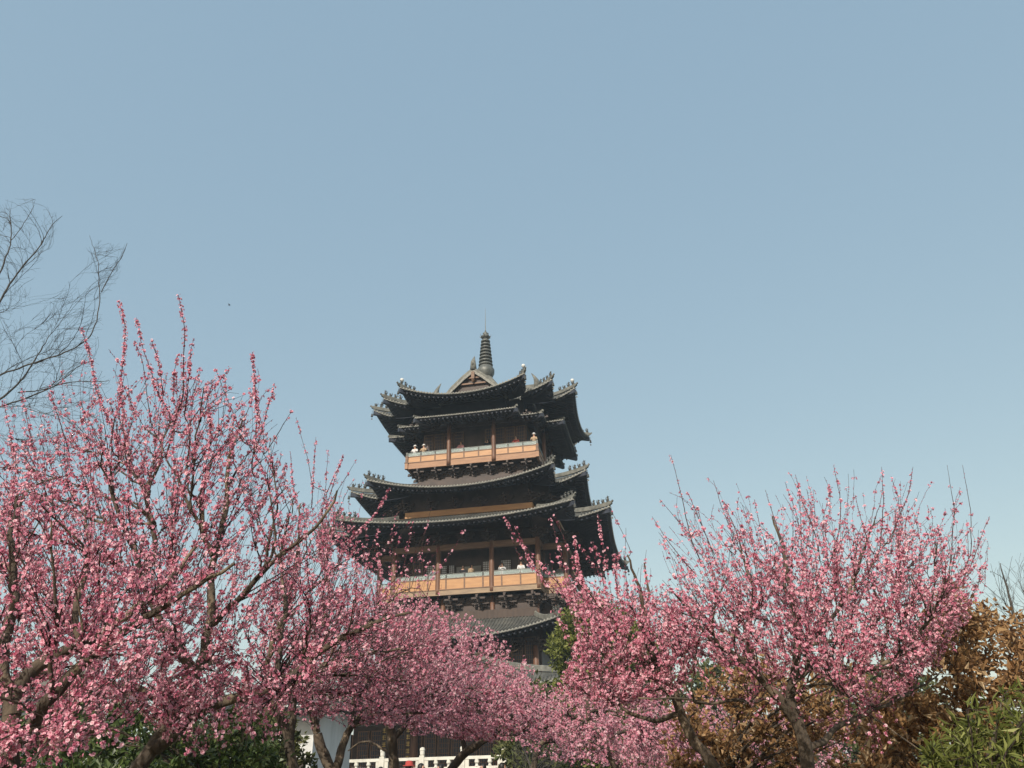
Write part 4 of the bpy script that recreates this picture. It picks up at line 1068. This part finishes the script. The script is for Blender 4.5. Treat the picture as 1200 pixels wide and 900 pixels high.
# ------------------------------------------------------------------ leafy trees and shrubs
def leaf_proto(wd=.5, fold=.15, curl=.2):
    V = [(0, 0, 0), (.45, -wd / 2, fold), (1, 0, -curl), (.45, wd / 2, fold)]
    return np.array([(x, y, z) for x, y, z in V]), np.array([(0, 1, 2), (0, 2, 3)]), np.array([-.05, 0, .05, 0])
LEAF = leaf_proto(); NARROW = leaf_proto(.16, .04, .3); DEAD = leaf_proto(.5, .22, .35)
def leaves(t, n, size, m, proto, parent, clump=True, spread=.03, zup=.2):
    g = t.g; X, T, W = t.host_points(n, 0.1, clump)
    o = g.normal(0, 1, X.shape); o[:, 2] += zup; o /= np.linalg.norm(o, axis=1)[:, None]
    X = X + o * (g.random(len(X)) * spread)[:, None]
    A, B, C = frames(o, g)
    # leaf x axis is its length, so aim it along o
    V, F, tp = proto; S = size * g.uniform(.6, 1.3, len(X))
    P = X[:, None] + S[:, None, None] * (V[None, :, :1] * C[:, None] + V[None, :, 1:2] * B[:, None] + V[None, :, 2:] * A[:, None])
    Fm = (F[None] + (np.arange(len(X)) * len(V))[:, None, None]).reshape(-1, 3)
    tint = np.clip(g.normal(.5, .23, len(X)), 0, 1)
    Tn = np.clip(tint[:, None] + tp[None], 0, 1).ravel()
    return link('leaves', arr_mesh('leaves', P.reshape(-1, 3), Fm, M[m], Tn), parent, 'stuff'), (X, C, B, A, S)
def leafy(name, label, cat, trunk, limbs, crowns, y, hd, n1, n2, nl, size, m, proto, seed, r0=.08, group=None, bark='bark', maxl=4, spread=.05, stems=None):
    t = Tree(seed)
    t.limb(grounded(px(trunk, y)), r0, r0 * .6, .12, wob=.01)
    for L, ra, rb, dy in limbs: t.limb(px(L, y, dy), ra, rb, .12)
    for c, w_ in crowns:
        t.reach(sample_crown(c, y, hd, max(2, int(n1 * w_)), t.g), .4, .004, .012, maxl * 3, .1, big=True, host=.3, step=.15)
    for c, w_ in crowns:
        t.reach(sample_crown(c, y, hd, max(2, int(n2 * w_)), t.g), .4, .002, .009, maxl, .05, host=1, step=.12)
    root = build_tree(name, label, cat, t, group, bark, 'twig', 6)
    _, info = leaves(t, nl, size, m, proto, root, True, spread)
    return root, t, info
# dead brown leaves at the right edge
root, t, (X, Cx, Bx, Ax, S_) = leafy('beech_tree', 'tree keeping its dead brown leaves at the right edge behind the plum tree', 'tree',
      [(1150, 950), (1148, 900), (1140, 850)], [([(1140, 850), (1120, 790), (1112, 730)], .05, .01, .3), ([(1148, 890), (1180, 820), (1200, 760)], .04, .01, 0)],
      [([(1040, 780), (1070, 720), (1105, 688), (1150, 695), (1180, 715), (1260, 740), (1260, 960), (1000, 960), (1000, 860)], 1)], 7.8, .9, 60, 600, 14000, .066, 'brownleaf', DEAD, 31, r0=.08, spread=.07)
# the largest dead leaves, one by one
leaf_mesh = []
for k, tv in enumerate((.45, .6, .78, .95)):
    V, F, tp = DEAD; leaf_mesh.append(arr_mesh('leaf', V, F, M['brownleaf'], np.clip(tv + tp, 0, 1)))
d = np.linalg.norm(X + np.array(root.location) - CAM, axis=1); order = np.argsort(d)[:260]
for q, i in enumerate(order):
    o = link('leaf', leaf_mesh[q % 4], root)
    s = float(max(S_[i], .06) * 1.2); p_ = X[i] + Cx[i] * .05
    o.matrix_local = Matrix(((Cx[i][0] * s, Bx[i][0] * s, Ax[i][0] * s, p_[0]), (Cx[i][1] * s, Bx[i][1] * s, Ax[i][1] * s, p_[1]), (Cx[i][2] * s, Bx[i][2] * s, Ax[i][2] * s, p_[2]), (0, 0, 0, 1)))
leafy('beech_tree', 'low shrub with dead brown leaves behind the mossy trunk of the right plum', 'shrub',
      [(850, 960), (850, 920)], [], [([(785, 830), (815, 790), (860, 770), (930, 772), (1000, 775), (1060, 810), (1060, 960), (760, 960)], 1)], 9.5, .9, 40, 420, 10500, .068, 'brownleaf', DEAD, 32, r0=.05)
leafy('bamboo_shrub', 'bright yellow green narrow leaved shrub in the lower right corner', 'shrub',
      [(1150, 1000), (1150, 940)], [], [([(1075, 905), (1100, 850), (1140, 825), (1190, 805), (1260, 790), (1260, 1000), (1060, 1000)], 1)], 4.6, .5, 50, 320, 6500, .065, 'limeleaf', NARROW, 33, r0=.03, spread=.03)
leafy('green_shrub', 'dark glossy green shrub at the foot of the big left plum tree', 'shrub',
      [(240, 980), (240, 930)], [], [([(60, 870), (110, 830), (170, 825), (230, 830), (300, 835), (340, 870), (350, 980), (40, 980)], 1)], 7.4, .8, 60, 400, 9000, .075, 'greenleaf', LEAF, 34, r0=.05)
leafy('green_shrub', 'tall dark green shrub showing above the near branches at the left', 'shrub',
      [(90, 980), (90, 900)], [], [([(10, 860), (40, 810), (90, 790), (140, 800), (170, 840), (170, 980), (-40, 980), (-40, 880)], 1)], 9.5, .8, 50, 320, 7000, .085, 'greenleaf', LEAF, 35, r0=.05)
leafy('green_shrub', 'loose grey green bush between the double stemmed plum and the white house', 'shrub',
      [(310, 980), (312, 930)], [], [([(265, 850), (290, 830), (330, 822), (350, 845), (368, 885), (380, 960), (260, 960)], 1)], 15, 1.0, 40, 300, 6500, .11, 'oliveleaf', LEAF, 36, r0=.06)
leafy('evergreen_tree', 'bright green round topped evergreen tree beside the right side of the pagoda', 'tree',
      [(700, 960), (700, 880)], [([(700, 880), (690, 800), (680, 740)], .2, .05, 0)],
      [([(642, 760), (655, 720), (680, 700), (700, 695), (740, 715), (775, 750), (790, 800), (790, 900), (640, 900), (640, 800)], 1)], 31, 2.4, 80, 700, 21000, .20, 'limeleaf', LEAF, 37, r0=.25, maxl=6, spread=.25)
for k, (lab, pg_, yy, n_, mt) in enumerate((
    ('olive brown tree far behind the low pink plums at the centre', [(585, 880), (600, 820), (630, 795), (655, 830), (660, 930), (585, 930)], 27, 5000, 'oliveleaf'),
    ('dull green far tree behind the right plum, left of its trunk', [(750, 900), (770, 820), (820, 770), (890, 765), (935, 800), (960, 940), (740, 940)], 45, 9000, 'oliveleaf'),
    ('dull green far tree right of the mossy plum trunk', [(930, 900), (950, 800), (1010, 780), (1080, 790), (1130, 840), (1130, 940), (920, 940)], 40, 9000, 'oliveleaf'),
    ('far dark green tree behind the left plums next to the white hall', [(150, 900), (170, 860), (220, 835), (280, 845), (310, 880), (310, 940), (150, 940)], 44, 6500, 'greenleaf'),
    ('far dark green tree at the left edge behind the near trunk', [(-60, 900), (-40, 850), (20, 830), (70, 850), (100, 900), (100, 940), (-60, 940)], 42, 6500, 'greenleaf'))):
    cx_ = sum(p_[0] for p_ in pg_) / len(pg_)
    leafy('background_tree', lab, 'tree', [(cx_, 990), (cx_, 930), (cx_ + 4, 880)], [], [(pg_, 1)], yy, 2.2, 60, 400, n_, .28 * yy / 40 + .04, mt, LEAF, 40 + k, r0=.18, maxl=8, spread=.3, group='trees far behind the plums')

# ------------------------------------------------------------------ bare trees
def bare(label, trunk, limbs, crowns, y, hd, n1, n2, n3, seed, r0, rk=.006, cat='bare tree', nm='bare_tree', wup=.8, ml=3.5):
    t = Tree(seed); t.limb(grounded(px(trunk, y)), r0, r0 * .7, .2)
    for L, ra, rb, dy in limbs: t.limb(px(L, y, dy), ra, rb, .15, wob=.02)
    for n_, rt, mx, st in ((n1, .0055, ml, .15), (n2, .0032, ml * .7, .12), (n3, .0024, ml * .4, .1)):
        for c, w_ in crowns:
            t.reach(sample_crown(c, y, hd, max(2, int(n_ * w_)), t.g), wup, rt, rk * .7, mx, .1, host=0, wob=.014, step=st, bend=.38)
    return build_tree(nm, label, cat, t, None, 'barebark', 'barebark', 6)
bare('leafless tree with fine grey twigs reaching into the sky at the upper left',
     [(-130, 1000), (-125, 800), (-110, 620), (-90, 540)],
     [([(-90, 540), (-40, 490), (0, 467), (21, 449), (46, 413), (59, 392)], .05, .009, 0), ([(-90, 540), (-50, 470), (0, 440), (40, 425), (75, 413), (105, 395), (117, 371), (119, 342), (117, 303), (105, 276)], .034, .005, .5),
      ([(119, 342), (128, 325), (139, 310), (149, 285)], .014, .006, 0), ([(-90, 540), (-60, 420), (0, 356), (21, 317), (46, 289), (64, 257), (73, 253)], .06, .006, -.5),
      ([(-60, 420), (-30, 370), (0, 321), (14, 282), (12, 246)], .04, .008, 0), ([(14, 282), (28, 262), (40, 240)], .012, .006, 0), ([(-40, 490), (30, 465), (80, 448), (128, 446)], .03, .008, .3),
      ([(21, 460), (60, 455), (90, 430), (112, 420)], .02, .006, 0)],
     [([(-60, 260), (0, 232), (40, 232), (72, 250), (70, 275), (40, 330), (20, 400), (-60, 440)], .3), ([(40, 420), (50, 360), (80, 330), (110, 340), (125, 380), (110, 420), (60, 450)], .2),
      ([(-40, 400), (40, 380), (110, 420), (135, 450), (110, 480), (-40, 500)], .3), ([(100, 290), (115, 280), (150, 285), (140, 330), (118, 360)], .07), ([(0, 470), (120, 450), (130, 520), (60, 560), (0, 540)], .13)],
     20, 1.5, 80, 420, 1900, 51, .22)
bare('leafless grey twigged tree rising behind the brown leaves at the right edge',
     [(1230, 1000), (1225, 850), (1215, 780)], [([(1215, 780), (1190, 730), (1180, 690), (1172, 660)], .05, .008, 0), ([(1215, 780), (1210, 720), (1200, 670)], .05, .008, 0)],
     [([(1140, 700), (1160, 660), (1180, 650), (1230, 640), (1230, 780), (1160, 780)], 1)], 18, 1.0, 24, 90, 260, 52, .14)
bare('bare yellowish many stemmed shrub at the right end of the stone balustrade',
     [(622, 960), (622, 925), (624, 905)], [([(624, 905), (618, 885), (608, 868)], .03, .01, 0), ([(624, 905), (632, 880), (645, 865)], .03, .01, 0)],
     [([(596, 900), (600, 870), (620, 855), (650, 862), (668, 880), (668, 910)], 1)], 24, 1.0, 40, 150, 300, 53, .05, cat='shrub', nm='bare_shrub')

# ------------------------------------------------------------------ thin spring haze in the air
hz = MB().bx(-905, 905, -905, 905, -1.0, 42.0).build('haze', M['glass'], None, 'stuff')
hm = bpy.data.materials.new('air'); hm.use_nodes = True
hm.node_tree.nodes.clear()
ho = hm.node_tree.nodes.new('ShaderNodeOutputMaterial'); hv = hm.node_tree.nodes.new('ShaderNodeVolumePrincipled')
hv.inputs['Color'].default_value = (0.74, 0.88, 1.0, 1); hv.inputs['Density'].default_value = 0.0007; hv.inputs['Anisotropy'].default_value = 0.0
hm.node_tree.links.new(hv.outputs[0], ho.inputs['Volume'])
hz.data.materials.clear(); hz.data.materials.append(hm)
